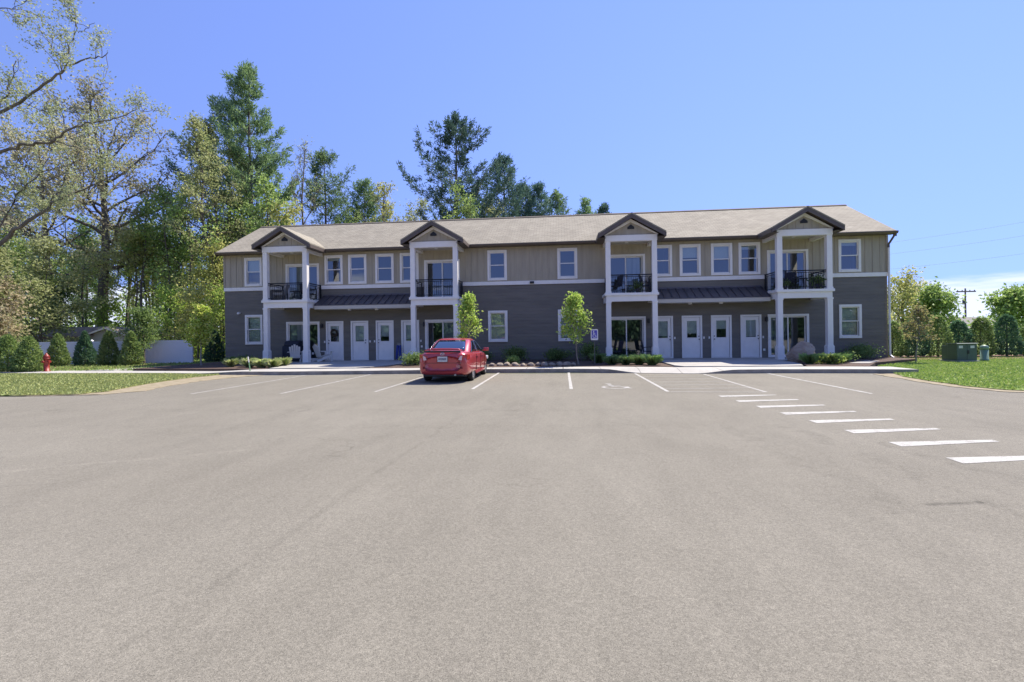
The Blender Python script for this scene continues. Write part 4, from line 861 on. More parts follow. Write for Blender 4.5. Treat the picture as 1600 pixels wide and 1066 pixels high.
peb = [rock('rock', mat('field_stone', (.36, .29, .21), .85, c2=(.22, .19, .16), vscale=5, bump=.5, bscale=14), s, (.2, .16, .13), (0, 0, -5), 2) for s in (21, 22, 23)]
rr = random.Random(8); xs_ = [-3.2, -2.85, -2.55, -2.15, -1.8, -1.45, -1.1, -.8, -.5, -.15, .15, .45]
for i, x in enumerate(xs_):
    o = peb[i] if i < 3 else peb[i % 3].copy()
    if i >= 3: col.objects.link(o)
    o.location = (x, 21.55 + rr.uniform(-.15, .25), .20); o.rotation_euler = (0, 0, rr.uniform(0, 6)); s = rr.uniform(.75, 1.25); o.scale = (s, s, s)
    tag(o, 'tan fieldstone in the row edging the planting bed between the two middle porches', 'rock', 'stones edging the middle planting bed')
# small marker stake
t = thing('marker_stake', 'thin green and white marker stake at the kerb by the lawn corner', 'stake', (-13.3, 19.25, .1))
b = MB(); b.tube([(0, 0, 0), (-.06, 0, .42)], .022, 8); b.build('post', mat('stake_green', (.18, .34, .16), .6), t)
b = MB(); b.tube([(-.06, 0, .42), (-.1, 0, .66)], .024, 8); b.build('cap', M['white'], t)
# electrical cabinets
def cabinet():
    gm = mat('utility_green', (.07, .11, .08), .5, var=.06); t = thing('transformer_box', 'dark green pad mounted transformer box on the right lawn', 'utility box', (18.75, 25.0, .03), R(6)); t.scale = (.85, .85, .85)
    b = MB(); b.box(-.65, .65, -.58, .58, 0, .08); b.build('pad', M['concrete'], t)
    b = MB(); b.prism([(-.5, .08), (.1, .08), (.1, .98), (-.5, .98)], 'x', -.55, .55); b.build('body', gm, t, bevel=.015)
    b = MB(); b.prism([(.1, .08), (.5, .08), (.5, .90), (.1, .93)], 'x', -.52, .52); b.build('rear_tank', gm, t, bevel=.015)
    b = MB(); b.prism([(-.55, .98), (.14, .98), (.14, 1.02), (-.5, 1.04), (-.55, 1.01)], 'x', -.58, .58); b.build('lid', gm, t, bevel=.01)
    b = MB(); b.box(-.006, .006, -.506, -.5, .12, .96); b.build('door_seam', M['dark'], t)
    for x in (-.34, .30): b = MB(); b.box(x - .12, x + .1, -.508, -.501, .76, .90); b.build('warning_label', mat('pale_label', (.62, .64, .58), .5), t)
    b = MB(); b.box(.03, .1, -.53, -.5, .45, .65); b.build('handle', M['dark'], t)
    p = thing('utility_pedestal', 'pale green domed utility pedestal right of the transformer box', 'utility box', (20.1, 25.3, .03)); p.scale = (.85, .85, .85); pm = mat('pedestal_green', (.16, .26, .19), .5)
    b = MB(); b.lathe((0, 0, 0), [(.2, 0), (.2, .1), (.18, .11), (.18, .68)], 16); b.build('body', pm, p, True)
    b = MB(); b.lathe((0, 0, 0), [(.2, .66), (.2, .78), (.15, .86), (.05, .9), (0, .9)], 16); b.build('cap', pm, p, True)
cabinet()
# vinyl fences
def vinyl(name, x0, y0, x1, y1, h, label, m, z0=0.):
    d = Vector((x1 - x0, y1 - y0)); n = max(1, round(d.length / 2.3)); ang = math.atan2(d.y, d.x); t = thing(name, label, 'fence', (x0, y0, z0), ang)
    L_ = d.length / n
    for k in range(n):
        b = MB(); b.box(k * L_ + .06, (k + 1) * L_ - .06, -.02, .02, .06, h - .06)
        q = k * L_ + .2
        while q < (k + 1) * L_ - .1: b.box(q - .006, q + .006, -.024, -.02, .14, h - .14); q += .19
        b.box(k * L_ + .06, (k + 1) * L_ - .06, -.035, .035, .06, .17); b.box(k * L_ + .06, (k + 1) * L_ - .06, -.035, .035, h - .15, h - .04); b.build('fence_panel', m, t)
    for k in range(n + 1):
        b = MB(); b.box(k * L_ - .06, k * L_ + .06, -.06, .06, 0, h); b.add([(k * L_ - .08, -.08, h), (k * L_ + .08, -.08, h), (k * L_ + .08, .08, h), (k * L_ - .08, .08, h), (k * L_, 0, h + .09)], [(0, 1, 4), (1, 2, 4), (2, 3, 4), (3, 0, 4), (3, 2, 1, 0)]); b.build('fence_post', m, t)
vin = mat('white_vinyl', (.72, .73, .76), .5)
vinyl('vinyl_fence', -40.0, 26.3, -26.3, 26.5, 1.5, 'white vinyl privacy fence behind the left row of evergreens', vin)
vinyl('vinyl_fence', -26.1, 26.9, -23.0, 27.7, 1.52, 'short run of white vinyl fence between the small shed and the building', vin)
# shed behind the fence
t = thing('small_house', 'low grey house with a shallow shingled gable roof behind the white fence', 'house', (-34.2, 33, 0), R(0))
gw = mat('grey_vinyl_wall', (.42, .42, .39), .6, var=.06)
b = MB(); b.box(-6.0, 1.75, 0, 3.6, 0, 1.86); b.build('wall', gw, t)
b = MB(); b.prism([(-1.75, 1.86), (1.75, 1.86), (0, 2.42)], 'y', 0, 3); b.build('gable_wall', gw, t)
rm = mat('shed_roof', (.26, .20, .16), .9, c2=(.34, .28, .23), vscale=4)
b = MB(); b.prism([(-2.0, 1.78), (0, 2.40), (2.0, 1.78), (2.0, 1.9), (0, 2.54), (-2.0, 1.9)], 'y', -.3, 3.9); rf = b.build('roof', rm, t)
b = MB(); b.prism([(-2.0, 1.76), (0, 2.38), (2.0, 1.76), (2.0, 1.88), (0, 2.51), (-2.0, 1.88)], 'y', -.33, -.3); b.build('bargeboard', mat('pale_trim', (.75, .73, .70), .6), rf)
b = MB(); b.prism([(-.4, 1.82), (1.8, 2.62), (4.0, 1.82)], 'x', -6.3, -1.2); b.build('roof', rm, t)
b = MB(); b.box(-6.3, -2.0, -.46, -.38, 1.7, 1.84); b.build('fascia', mat('red_brown_board', (.22, .10, .075), .6), t)
b = MB(); b.box(-4.6, -3.8, -.03, .0, .8, 1.5); b.build('window', M['dark'], t)
# neighbour on the right, pole, wires
t = thing('small_house', 'low tan brick house with a hipped grey roof beyond the right hedge', 'house', (46.5, 60, 0), R(0))
b = MB(); b.box(-4.2, 6.5, 0, 8, 0, 1.72); b.build('wall', mat('tan_brick', (.34, .22, .15), .8, var=.15, vscale=8), t)
b = MB(); b.add([(-5.2, -.8, 1.65), (7.2, -.8, 1.65), (7.2, 8.8, 1.65), (-5.2, 8.8, 1.65), (-1.4, 4, 3.05), (3.2, 4, 3.05), (-5.2, -.8, 1.5), (7.2, -.8, 1.5), (7.2, 8.8, 1.5), (-5.2, 8.8, 1.5)], [(0, 1, 5, 4), (1, 2, 5), (2, 3, 4, 5), (3, 0, 4), (0, 6, 7, 1), (1, 7, 8, 2), (2, 8, 9, 3), (3, 9, 6, 0), (9, 8, 7, 6)])
b.build('roof', mat('grey_roof', (.20, .19, .17), .9, var=.1), t)
b = MB(); b.box(-2.5, -1.2, -.03, .0, .5, 1.4); b.build('window', M['dark'], t)
t = thing('utility_pole', 'wooden utility pole with crossarm and transformer can beyond the right hedge', 'pole', (57.2, 75, 0)); wood = mat('weathered_pole', (.22, .18, .15), .9, var=.2, vscale=3, stretch=(1, 1, .1))
b = MB(); b.tube([(0, 0, 0), (0, 0, 7.4)], [.14, .09], 10); b.build('post', wood, t)
b = MB(); b.box(-1.25, 1.25, -.19, -.07, 6.85, 7.02); b.build('crossarm', wood, t)
b = MB(); b.cyl((-.28, -.15), .2, 5.1, 5.8, 14); b.build('transformer_can', mat('can_grey', (.10, .10, .11), .5), t)
for x in (-1.1, -.5, .5, 1.1): b = MB(); b.lathe((x, -.13, 7.02), [(.05, 0), (.07, .06), (.04, .14)], 8); b.build('insulator', M['dark'], t)
wire = mat('wire', (.25, .26, .30), .6)
for i, (a, c) in enumerate((((-1.1, 0), 'upper left'), ((1.1, 0), 'x'))): pass
for zo, lb in ((0, 'thin overhead wire, lowest of three crossing the sky at right'), (1.25, 'thin overhead wire, middle of three crossing the sky at right'), (2.2, 'thin overhead wire, highest of three crossing the sky at right')):
    pts = []
    for k in range(25):
        f = k / 24; pts.append((24 + 34 * f, 46 - 12 * f, 6.6 + zo + 5.4 * f + zo * .35 * f - 1.2 * math.sin(math.pi * f)))
    o = MB().tube(pts, .007, 4).build('power_line', wire); tag(o, lb, 'wire', 'overhead wires')

# ------------------------------------------------------------------ trees, shrubs and grass
LFM = {
 'olive': leafmat('olive_spring_leaves', [(.065, .08, .025), (.115, .13, .045), (.165, .17, .075), (.085, .105, .03)]),
 'green': leafmat('green_leaves', [(.055, .09, .018), (.09, .135, .028), (.135, .175, .045), (.07, .11, .022)]),
 'deep': leafmat('deep_green_leaves', [(.03, .055, .014), (.055, .085, .02), (.085, .115, .032)]),
 'lime': leafmat('lime_leaves', [(.085, .14, .016), (.13, .185, .022), (.17, .21, .04)], .45),
 'pale': leafmat('pale_grey_green_leaves', [(.085, .10, .04), (.14, .15, .07), (.105, .125, .05)]),
 'tanl': leafmat('tan_young_leaves', [(.13, .122, .065), (.18, .168, .095), (.10, .10, .045), (.21, .198, .12)]),
 'yellow': leafmat('yellow_green_leaves', [(.16, .16, .035), (.24, .22, .06), (.11, .125, .025)]),
 'pine': leafmat('pine_needles', [(.04, .075, .03), (.07, .11, .04), (.105, .15, .055), (.025, .05, .03)], .4),
 'bluepine': leafmat('blue_pine_needles', [(.02, .045, .032), (.035, .065, .05), (.05, .085, .055)], .3),
 'arb': leafmat('arborvitae_sprays', [(.035, .06, .014), (.075, .11, .028), (.12, .15, .045)], .4),
 'spruce': leafmat('spruce_needles', [(.015, .04, .022), (.03, .065, .03), (.05, .09, .04)], .35),
 'redleaf': leafmat('bronze_leaves', [(.10, .105, .03), (.09, .07, .03), (.12, .13, .04)]),
 'pink': leafmat('pinkish_buds', [(.13, .115, .06), (.15, .12, .08), (.09, .10, .04)]),
}
def wob(rng, p0, p1, n, amt, sag=0.):
    t = np.linspace(0, 1, n)[:, None]; P = p0 + (p1 - p0) * t; L_ = np.linalg.norm(p1 - p0)
    P[1:] += np.cumsum(rng.normal(size=(n - 1, 3)) * amt * L_ / n, 0); P[:, 2] += sag * L_ * (t[:, 0] ** 2 - t[:, 0]); return P
def decid_geo(seed, H, Rc, base, tr, nl=13, nleaf=5000, ls=.22, lean=(0, 0), sub_=6, twig=3, up=.75, spread=.34, fork=None, shape=.55, gap=0.):
    """trunk with limbs, side branches and twigs; leaves clustered round the twigs"""
    rng = np.random.default_rng(seed); br = []; cl = []
    top = np.array([lean[0] * H, lean[1] * H, H * .93])
    n = 9; P = wob(rng, np.zeros(3), top, n, .10); P[:2] = [[0, 0, -.1], P[1]]
    rad = tr * np.linspace(1, .12, n) ** .8; rad[0] = tr * 1.35; br.append((P, rad))
    ga = rng.uniform(0, 6.28)
    for i in range(nl):
        f = (i + .5) / nl; h = base + (H * .90 - base) * f; k = h / (H * .93) * (n - 1); k0 = min(int(k), n - 2); s = P[k0] + (P[k0 + 1] - P[k0]) * (k - k0)
        ga += 2.4 + rng.normal() * .3; ele = R(12) + R(52) * (f ** .8) * up / .75 + rng.normal() * .12
        Ln = Rc * (1 - shape * f ** 1.6) * (.65 + .35 * min(1, f * 5)) * rng.uniform(.75, 1.2)
        d = np.array([math.cos(ga) * math.cos(ele), math.sin(ga) * math.cos(ele), math.sin(ele)])
        L1 = wob(rng, s, s + d * Ln, 6, .16, .18); r0 = max(.022, tr * .42 * (1 - .65 * f)); br.append((L1, r0 * np.linspace(1, .22, 6)))
        for j in range(sub_):
            g = .28 + .72 * (j + rng.uniform(0, .8)) / sub_; g = min(g, .99); q = g * 5; q0 = min(int(q), 4); s2 = L1[q0] + (L1[q0 + 1] - L1[q0]) * (q - q0)
            d2 = unit(d * .7 + rng.normal(size=3) * .62 + np.array([0, 0, .3])); L2 = Ln * rng.uniform(.22, .48) * (1.15 - .4 * g)
            B2 = wob(rng, s2, s2 + d2 * L2, 5, .2, .1); br.append((B2, max(.012, r0 * .38) * np.linspace(1, .35, 5)))
            for m_ in range(twig):
                g3 = rng.uniform(.35, 1); s3 = B2[0] + (B2[-1] - B2[0]) * g3; d3 = unit(d2 + rng.normal(size=3) * .8); L3 = L2 * rng.uniform(.3, .6)
                T = wob(rng, s3, s3 + d3 * L3, 3, .1); br.append((T, np.array([.011, .008, .005]) * max(1, H / 11)))
                if rng.uniform() > gap: cl += [T[-1], T[1]] if m_ else [T[-1], T[1], B2[-1]]
    cl = np.array(cl); per = max(1, nleaf // len(cl)); wgt = rng.gamma(1.6, 1 / 1.6, len(cl)); cnt = np.maximum(0, np.round(per * wgt)).astype(int)
    C = np.repeat(cl, cnt, 0); Pl = C + rng.normal(size=C.shape) * spread * rng.uniform(.6, 1.2, (len(C), 1)) * np.array([1, 1, .75])
    return tubes_np(br, 5), leaf_quads(Pl, ls, rng, .62)
def put_tree(name, geo, lm, bark, loc, label, cat='tree', group=None, rz=0., scale=1.):
    (tv, tf), (lv, lf) = geo
    t = thing(name, label, cat, loc, rz, group); t.scale = (scale,) * 3 if not hasattr(scale, '__len__') else scale
    npmesh('trunk', tv, tf, bark, t, True); npmesh('crown', lv, lf, lm, t); return t
def pine_geo(seed, H, Rc, base, tr, dens=1., upsweep=.35, irr=.45, nd=.34, skirt=.35, tipup=.4, wh=.75, ndens=13):
    rng = np.random.default_rng(seed); br = []; C = []; D_ = []
    P = wob(rng, np.array([0, 0, -.1]), np.array([rng.normal() * .2, rng.normal() * .2, H]), 12, .02); br.append((P, tr * np.linspace(1, .08, 12)))
    z = base; 
    while z < H - .25:
        f = (z - base) / (H - base); nb = rng.integers(3, 6); a0 = rng.uniform(0, 6.28)
        prof = min(1, .35 + f / skirt * .65) if f < skirt else (1 - ((f - skirt) / (1 - skirt)) ** 1.25 * .93)
        for k in range(nb):
            if rng.uniform() > dens: continue
            a = a0 + 6.28 * k / nb + rng.normal() * .25; Ln = Rc * prof * rng.uniform(1 - irr, 1 + irr * .6) + .15
            e = upsweep * (.35 + .9 * f); d = np.array([math.cos(a), math.sin(a), e]); s = np.array([np.interp(z, P[:, 2], P[:, 0]), np.interp(z, P[:, 2], P[:, 1]), z])
            t = np.linspace(0, 1, 7)[:, None]; B_ = s + d * Ln * t; B_[:, 2] += Ln * tipup * t[:, 0] ** 2.5; B_[1:] += rng.normal(size=(6, 3)) * .05 * Ln / 3
            br.append((B_, max(.015, tr * .2 * (1 - f * .6)) * np.linspace(1, .25, 7)))
            nt_ = int(4 + Ln * 5.0)
            for q in range(nt_):
                g = .30 + .70 * (q + rng.uniform()) / nt_; i0 = min(int(g * 6), 5); c = B_[i0] + (B_[i0 + 1] - B_[i0]) * (g * 6 - i0)
                side = rng.normal() * .24 * Ln * (1.15 - g * .75); lat = np.array([-math.sin(a), math.cos(a), .18])
                C.append(c + lat * side + np.array([0, 0, rng.uniform(-.05, .16)])); D_.append(np.array([math.cos(a) * .5, math.sin(a) * .5, .55]) + lat * np.sign(side) * .4)
        z += wh * rng.uniform(.7, 1.3) * (1 - .35 * f)
    for q in range(10): C.append(P[-1] - np.array([0, 0, .12 * q])); D_.append(np.array([0, 0, 1.]))
    C = np.repeat(np.array(C), ndens, 0); D_ = np.repeat(np.array(D_), ndens, 0)
    C = C + rng.normal(size=C.shape) * .15
    return tubes_np(br, 6), leaf_quads(C, nd, rng, .26, D_)
def cone_geo(seed, H, Rb, n, ls, power=.75, base=.02, flare=1.0, rough=.16):
    """clipped-looking evergreen: sprays on a lumpy cone, plus some inside"""
    rng = np.random.default_rng(seed); u = rng.uniform(0, 1, n) ** 1.15; a = rng.uniform(0, 6.28, n)
    prof = (1 - u) ** power * np.minimum(1, .55 + u * 3.2); lump = 1 + rough * np.sin(a * 3 + u * 9 + seed) * np.sin(u * 17 + a * 2) + rng.normal(size=n) * .07
    inner = np.where(rng.uniform(size=n) < .25, rng.uniform(.3, .9, n), 1.)
    r = Rb * prof * lump * inner; P = np.stack([r * np.cos(a), r * np.sin(a), base * H + u * H * (1 - base)], 1)
    up = np.stack([np.cos(a) * .7, np.sin(a) * .7, np.full(n, .75)], 1)
    return tubes_np([(np.array([[0, 0, -.05], [0, 0, H * .5], [0, 0, H * .97]]), np.array([.05, .035, .01]) * max(.7, H / 2))], 6), leaf_quads(P, ls, rng, .5, up)
def shrub_geo(seed, Rx, H, n, ls, lumps=9, flat=.0):
    rng = np.random.default_rng(seed); br = []; cl = []
    for i in range(lumps):
        a = rng.uniform(0, 6.28); r = Rx * math.sqrt(rng.uniform(0, 1)) * .75; tip = np.array([r * math.cos(a), r * math.sin(a), H * rng.uniform(.35, .85) * (1 - .35 * (r / Rx))]); br.append((wob(rng, np.array([tip[0] * .2, tip[1] * .2, -.03]), tip, 4, .15), np.linspace(.02, .006, 4) * max(1, H))); cl.append(tip)
    cl = np.array(cl); C = cl[rng.integers(0, lumps, n)]; P = C + rng.normal(size=(n, 3)) * np.array([Rx * .27, Rx * .27, H * .19]); P[:, 2] = np.abs(P[:, 2]) + .02
    return tubes_np(br, 4), leaf_quads(P, ls, rng, .6)
def grass_geo(seed, Rr, H, n):
    rng = np.random.default_rng(seed); a = rng.uniform(0, 6.28, n); r = rng.uniform(0, Rr * .35, n); hh = H * rng.uniform(.55, 1.1, n); out = rng.uniform(.2, 1, n) * Rr
    p0 = np.stack([r * np.cos(a), r * np.sin(a), np.zeros(n)], 1); mid = p0 + np.stack([np.cos(a) * out * .4, np.sin(a) * out * .4, hh * .75], 1); tip = p0 + np.stack([np.cos(a) * out, np.sin(a) * out, hh * rng.uniform(.55, 1, n)], 1)
    wv = np.stack([-np.sin(a), np.cos(a), np.zeros(n)], 1) * .012
    V = np.stack([p0 - wv, p0 + wv, mid + wv * .8, tip, mid - wv * .8], 1).reshape(-1, 3); return V, np.arange(n * 5).reshape(n, 5)

# --- the near oak whose limbs reach into the picture from the left
def near_oak():
    rng = np.random.default_rng(77); br = []; cl = []
    def limb(pts, r0, r1, yj=0., clus=True, tw=9, y=24.):
        r0 *= .66; r1 *= .7
        P = np.array([(x, y + yj * i / max(1, len(pts) - 1), z) for i, (x, z) in enumerate(pts)], float)
        m = len(P) * 4; tt = np.linspace(0, len(P) - 1, m); Q = np.stack([np.interp(tt, np.arange(len(P)), P[:, k]) for k in range(3)], 1); Q[1:] += rng.normal(size=(m - 1, 3)) * .045
        br.append((Q, np.linspace(r0, r1, m)))
        for _ in range(tw):
            g = rng.uniform(.3, 1); s = Q[int(g * (m - 1))]; d = unit(Q[-1] - Q[0]) * .6 + rng.normal(size=3) * .75 + np.array([0, 0, .35]); L2 = rng.uniform(.5, 1.5)
            T = wob(rng, s, s + unit(d) * L2, 5, .25); br.append((T, np.linspace(max(.016, r1 * .7), .009, 5)))
            for _ in range(3):
                g3 = rng.uniform(.4, 1); s3 = T[0] + (T[-1] - T[0]) * g3; T3 = wob(rng, s3, s3 + unit(unit(d) + rng.normal(size=3)) * rng.uniform(.25, .7), 3, .2); br.append((T3, np.array([.01, .008, .006])))
                if clus: cl.extend([T3[-1], T3[1]])
            if clus: cl.append(T[-1])
    limb([(-36.3, -.1), (-35.6, 6.5), (-35.1, 12), (-34.4, 17.4), (-33.9, 21.5)], .48, .14, .5, True, 14)
    limb([(-35.9, 3.2), (-34.5, 4.6), (-31.6, 7.65), (-30.1, 8.7), (-28.9, 9.6), (-27.1, 10.3), (-25.2, 11.3)], .24, .025, 1.2, True, 26)
    limb([(-35.2, 12), (-34, 13.2), (-31.5, 14.3), (-29.4, 15.1), (-27.6, 16.1), (-26.6, 16.7), (-25.1, 16.85), (-24.2, 17.0)], .17, .025, -.5, True, 16)
    limb([(-27.6, 16.1), (-27.6, 17.1), (-27.1, 17.5), (-26.5, 18.5), (-26.4, 19.3), (-26.7, 20.0)], .065, .018, -.3, True, 7)
    limb([(-26.5, 18.6), (-25.5, 19.1)], .03, .015, .1, True, 2); limb([(-27.6, 17.1), (-28.6, 18.3), (-29, 19.05)], .04, .015, .3, True, 4)
    limb([(-35.1, 11), (-31.5, 12.35), (-30.3, 12.7), (-28.7, 12.75), (-27.9, 13.4), (-27.1, 13.8), (-25.5, 13.9), (-24.5, 14.2), (-23.2, 14.6)], .15, .02, .8, True, 16)
    limb([(-28.5, 12.75), (-26.5, 12.2), (-25.5, 11.5)], .05, .015, .6, True, 6); limb([(-33.5, 13.8), (-31.1, 15.4), (-30.8, 16.5), (-30.8, 17.6)], .08, .03, .2, True, 5)
    limb([(-34.2, 19), (-33, 20.6), (-31.4, 20.3), (-30.2, 20.05), (-29.6, 19.9)], .07, .02, -.4, True, 6)
    limb([(-34.6, 15), (-33.0, 15.9), (-31.8, 15.9), (-30.2, 14.9)], .08, .02, 1.5, True, 12); limb([(-33, 6.1), (-31.4, 9.6), (-30.2, 11.4), (-28.2, 12.0)], .09, .02, 1.6, True, 16)
    cl = np.array(cl); C = np.repeat(cl, 13, 0); Pl = C + rng.normal(size=C.shape) * .17
    off = np.array([-36.3, 24, 0]); (tv, tf) = tubes_np(br, 7); lv, lf = leaf_quads(Pl, .135, rng, .55)
    put_tree('oak_tree', ((tv - off, tf), (lv - off, lf)), LFM['pale'], M['bark'], tuple(off), 'tall sparse oak at the left edge with long dark limbs reaching over the lawn')
near_oak()
# --- named trees
put_tree('maple_tree', decid_geo(31, 20.6, 8.2, 7.5, .52, nl=20, nleaf=12500, ls=.25, sub_=9, twig=4, spread=.42, up=.8, shape=.35), LFM['tanl'], M['bark'], (-42.0, 40, 0), 'big tan leaved tree with the thickest grey trunk behind the shed')
put_tree('maple_tree', decid_geo(33, 18.2, 6.0, 5.0, .3, nl=17, nleaf=8500, ls=.24, sub_=7, twig=4, spread=.42, shape=.4), LFM['tanl'], M['bark'], (-43.2, 36.6, 0), 'tan leaved spreading tree left of the thickest trunk, behind the olive bushes')
put_tree('maple_tree', decid_geo(32, 10.2, 4.2, 5.2, .12, nl=12, nleaf=4200, ls=.22, sub_=6), LFM['yellow'], M['bark'], (-37.6, 38.6, 0), 'yellow green understory tree in front of the thickest trunk')
sl = [(-27.6, 38, 21.4, (-.17, .02), 'slender olive tree leaning left, nearest the tall left pine', 41), (-29.2, 40.5, 22.6, (-.13, .0), 'slender leaning tree with thin olive leaves behind its leaning neighbour', 42), (-29.5, 43, 20.3, (-.06, .02), 'slender dark stemmed tree between the leaning trees and the tall pine', 43)]
for x, y, h, ln, lb, sdv in sl: put_tree('slender_tree', decid_geo(sdv, h, 3.0, h * .38, .17, nl=16, nleaf=5200, ls=.2, lean=ln, sub_=6, twig=4, up=1.15, spread=.3, gap=.15), LFM['olive' if sdv != 43 else 'pale'], M['bark_dark'], (x, y, 0), lb)
pines = [((-29.9, 44, 0), 28.0, 3.8, 9.0, .36, 51, 'pine', 'tallest bright green pine left of the building', dict(dens=.78, irr=.6, skirt=.35, ndens=22, tipup=.5, wh=1.2)),
         ((-35.0, 47.5, 0), 26.8, 4.8, 9.0, .34, 52, 'bluepine', 'dark pine with ragged branches just left of the tallest pine', dict(dens=.62, irr=.65, ndens=17, wh=.95)),
         ((-26.7, 52, 0), 22.2, 4.0, 9.5, .30, 53, 'pine', 'flat topped pine behind the left end of the roof', dict(dens=.72, irr=.55)),
         ((-10.55, 48, 0), 23.9, 5.8, 7.0, .34, 54, 'bluepine', 'tall blue green pine with upswept arms behind the roof', dict(dens=.85, irr=.6, upsweep=.12, tipup=.55, wh=1.25, ndens=22, skirt=.2)),
         ((-6.9, 56, 0), 22.2, 3.4, 8.0, .3, 55, 'bluepine', 'bushy dark pine right of the tall upswept pine', dict(dens=.9)),
         ((-4.7, 60, 0), 20.2, 3.2, 7.0, .26, 56, 'bluepine', 'narrow dark pine between the bushy pine and the small pine tops', dict(dens=.85)),
         ((-2.8, 58, 0), 19.7, 2.4, 9.0, .2, 57, 'bluepine', 'small slim pine top, first of three showing over the roof', dict(dens=.8)),
         ((-.3, 60, 0), 19.3, 2.5, 9.0, .2, 58, 'pine', 'small rounded pine top, second of three showing over the roof', dict(dens=.8)),
         ((3.1, 62, 0), 18.8, 2.0, 10.0, .18, 59, 'pine', 'tiny pine top peeping over the roof ridge left of the third gable', dict(dens=.7)),
         ((5.4, 62, 0), 17.9, 1.2, 11.0, .14, 60, 'bluepine', 'thin tip of a pine just above the ridge beside the third gable', dict(dens=.7)),
         ((-24.0, 57, 0), 20.6, 3.2, 9.0, .26, 61, 'pine', 'green pine leaning out right of the flat topped pine', dict(dens=.8))]
for loc, h, rc, ba, tr_, sdv, lm, lb, kw in pines: put_tree('pine_tree', pine_geo(sdv, h, rc, ba, tr_, **kw), LFM[lm], M['bark_dark'], loc, lb)
put_tree('budding_tree', decid_geo(71, 19.2, 3.6, 4.5, .2, nl=14, nleaf=3200, ls=.24, spread=.3), LFM['yellow'], M['bark'], (-18.9, 50, 0), 'rounded yellow green tree behind the second gable')
put_tree('budding_tree', decid_geo(72, 19.6, 4.0, 6, .2, nl=14, nleaf=2600, ls=.22, spread=.35), LFM['tanl'], M['bark'], (-23.4, 58, 0), 'sparse tan tree between the flat topped pine and the yellow green tree')
put_tree('budding_tree', decid_geo(73, 19.8, 3.8, 6, .2, nl=14, nleaf=3800, ls=.22), LFM['olive'], M['bark'], (-16.8, 57, 0), 'olive tree filling the gap left of the tall upswept pine')
put_tree('bare_tree', decid_geo(74, 20.8, 3.4, 7, .18, nl=16, nleaf=500, ls=.16, up=1.2, twig=4), LFM['pale'], M['bark'], (-24.5, 43, 0), 'nearly bare twiggy tree beside the tallest pine')
put_tree('budding_tree', decid_geo(75, 12.6, 3.4, 2, .16, nl=14, nleaf=5200, ls=.22), LFM['yellow'], M['bark'], (-23.2, 38.5, 0), 'low yellow green tree behind the left gable end of the roof')
put_tree('budding_tree', decid_geo(76, 13.5, 3.6, 3, .16, nl=14, nleaf=5200, ls=.22), LFM['green'], M['bark'], (-8.4, 42, 0), 'green leafy tree under the tall upswept pine')
# --- the wood at left: individual trees from a few kinds
kinds = [('green', decid_geo(81, 11.5, 3.2, 3.0, .15, nl=13, nleaf=2300, ls=.22)), ('green', decid_geo(82, 13.5, 3.4, 5.0, .17, nl=13, nleaf=2300, ls=.22)), ('lime', decid_geo(83, 12.5, 3.2, 4.2, .16, nl=13, nleaf=2300, ls=.22)),
         ('olive', decid_geo(84, 15, 3.6, 6, .19, nl=14, nleaf=2300, ls=.22)), ('yellow', decid_geo(85, 9.5, 2.8, 2.2, .11, nl=12, nleaf=2600, ls=.22)), ('pine', pine_geo(86, 14, 2.7, 3.5, .17, dens=.75, ndens=9))]
protos = []
klab = ['broad mid green woodland tree in the wood left of the building', 'mid green woodland tree with a bare lower trunk in the left wood', 'bright lime green woodland tree in the left wood', 'tall olive woodland tree rising out of the left wood', 'small yellow green understory tree in the left wood', 'young green pine standing among the leafy trees of the left wood']
rr = random.Random(19)
spots = []
for ring, (ya, yb, cnt) in enumerate(((36.5, 41, 10), (42, 48, 11), (50, 60, 12))):
    for i in range(cnt):
        y = rr.uniform(ya, yb); xl, xr = -1.42 * y, -.60 * y - (0 if ring else 1.5); x = xl + (xr - xl) * (i + rr.uniform(.15, .85)) / cnt
        if not (-47 < x < -31.5 and y < 43): spots.append((x, y))
for i in range(7): spots.append((-22 + i * 3.1 + rr.uniform(-.8, .8), rr.uniform(50, 58)))
for i, (x, y) in enumerate(spots):
    k = [0, 2, 1, 4, 4, 3, 1, 0, 2, 5, 3][i % 11]
    if i >= len(spots) - 7: k = [3, 1, 5][i % 3]
    s = rr.uniform(.85, 1.15) * (1 if y < 50 else 1.12)
    nm = 'woodland_tree' if k != 5 else 'young_pine'
    pr = next((p for p in protos if p[0] == k), None)
    if pr is None:
        t = put_tree(nm, kinds[k][1], LFM[kinds[k][0]], M['bark_dark'] if k % 2 else M['bark'], (x, y, 0), klab[k], 'tree', 'trees of the wood left of the building', rr.uniform(0, 6.28), s); protos.append((k, t))
    else: copy_tree(pr[1], (x, y, 0), rr.uniform(0, 6.28), None, s)
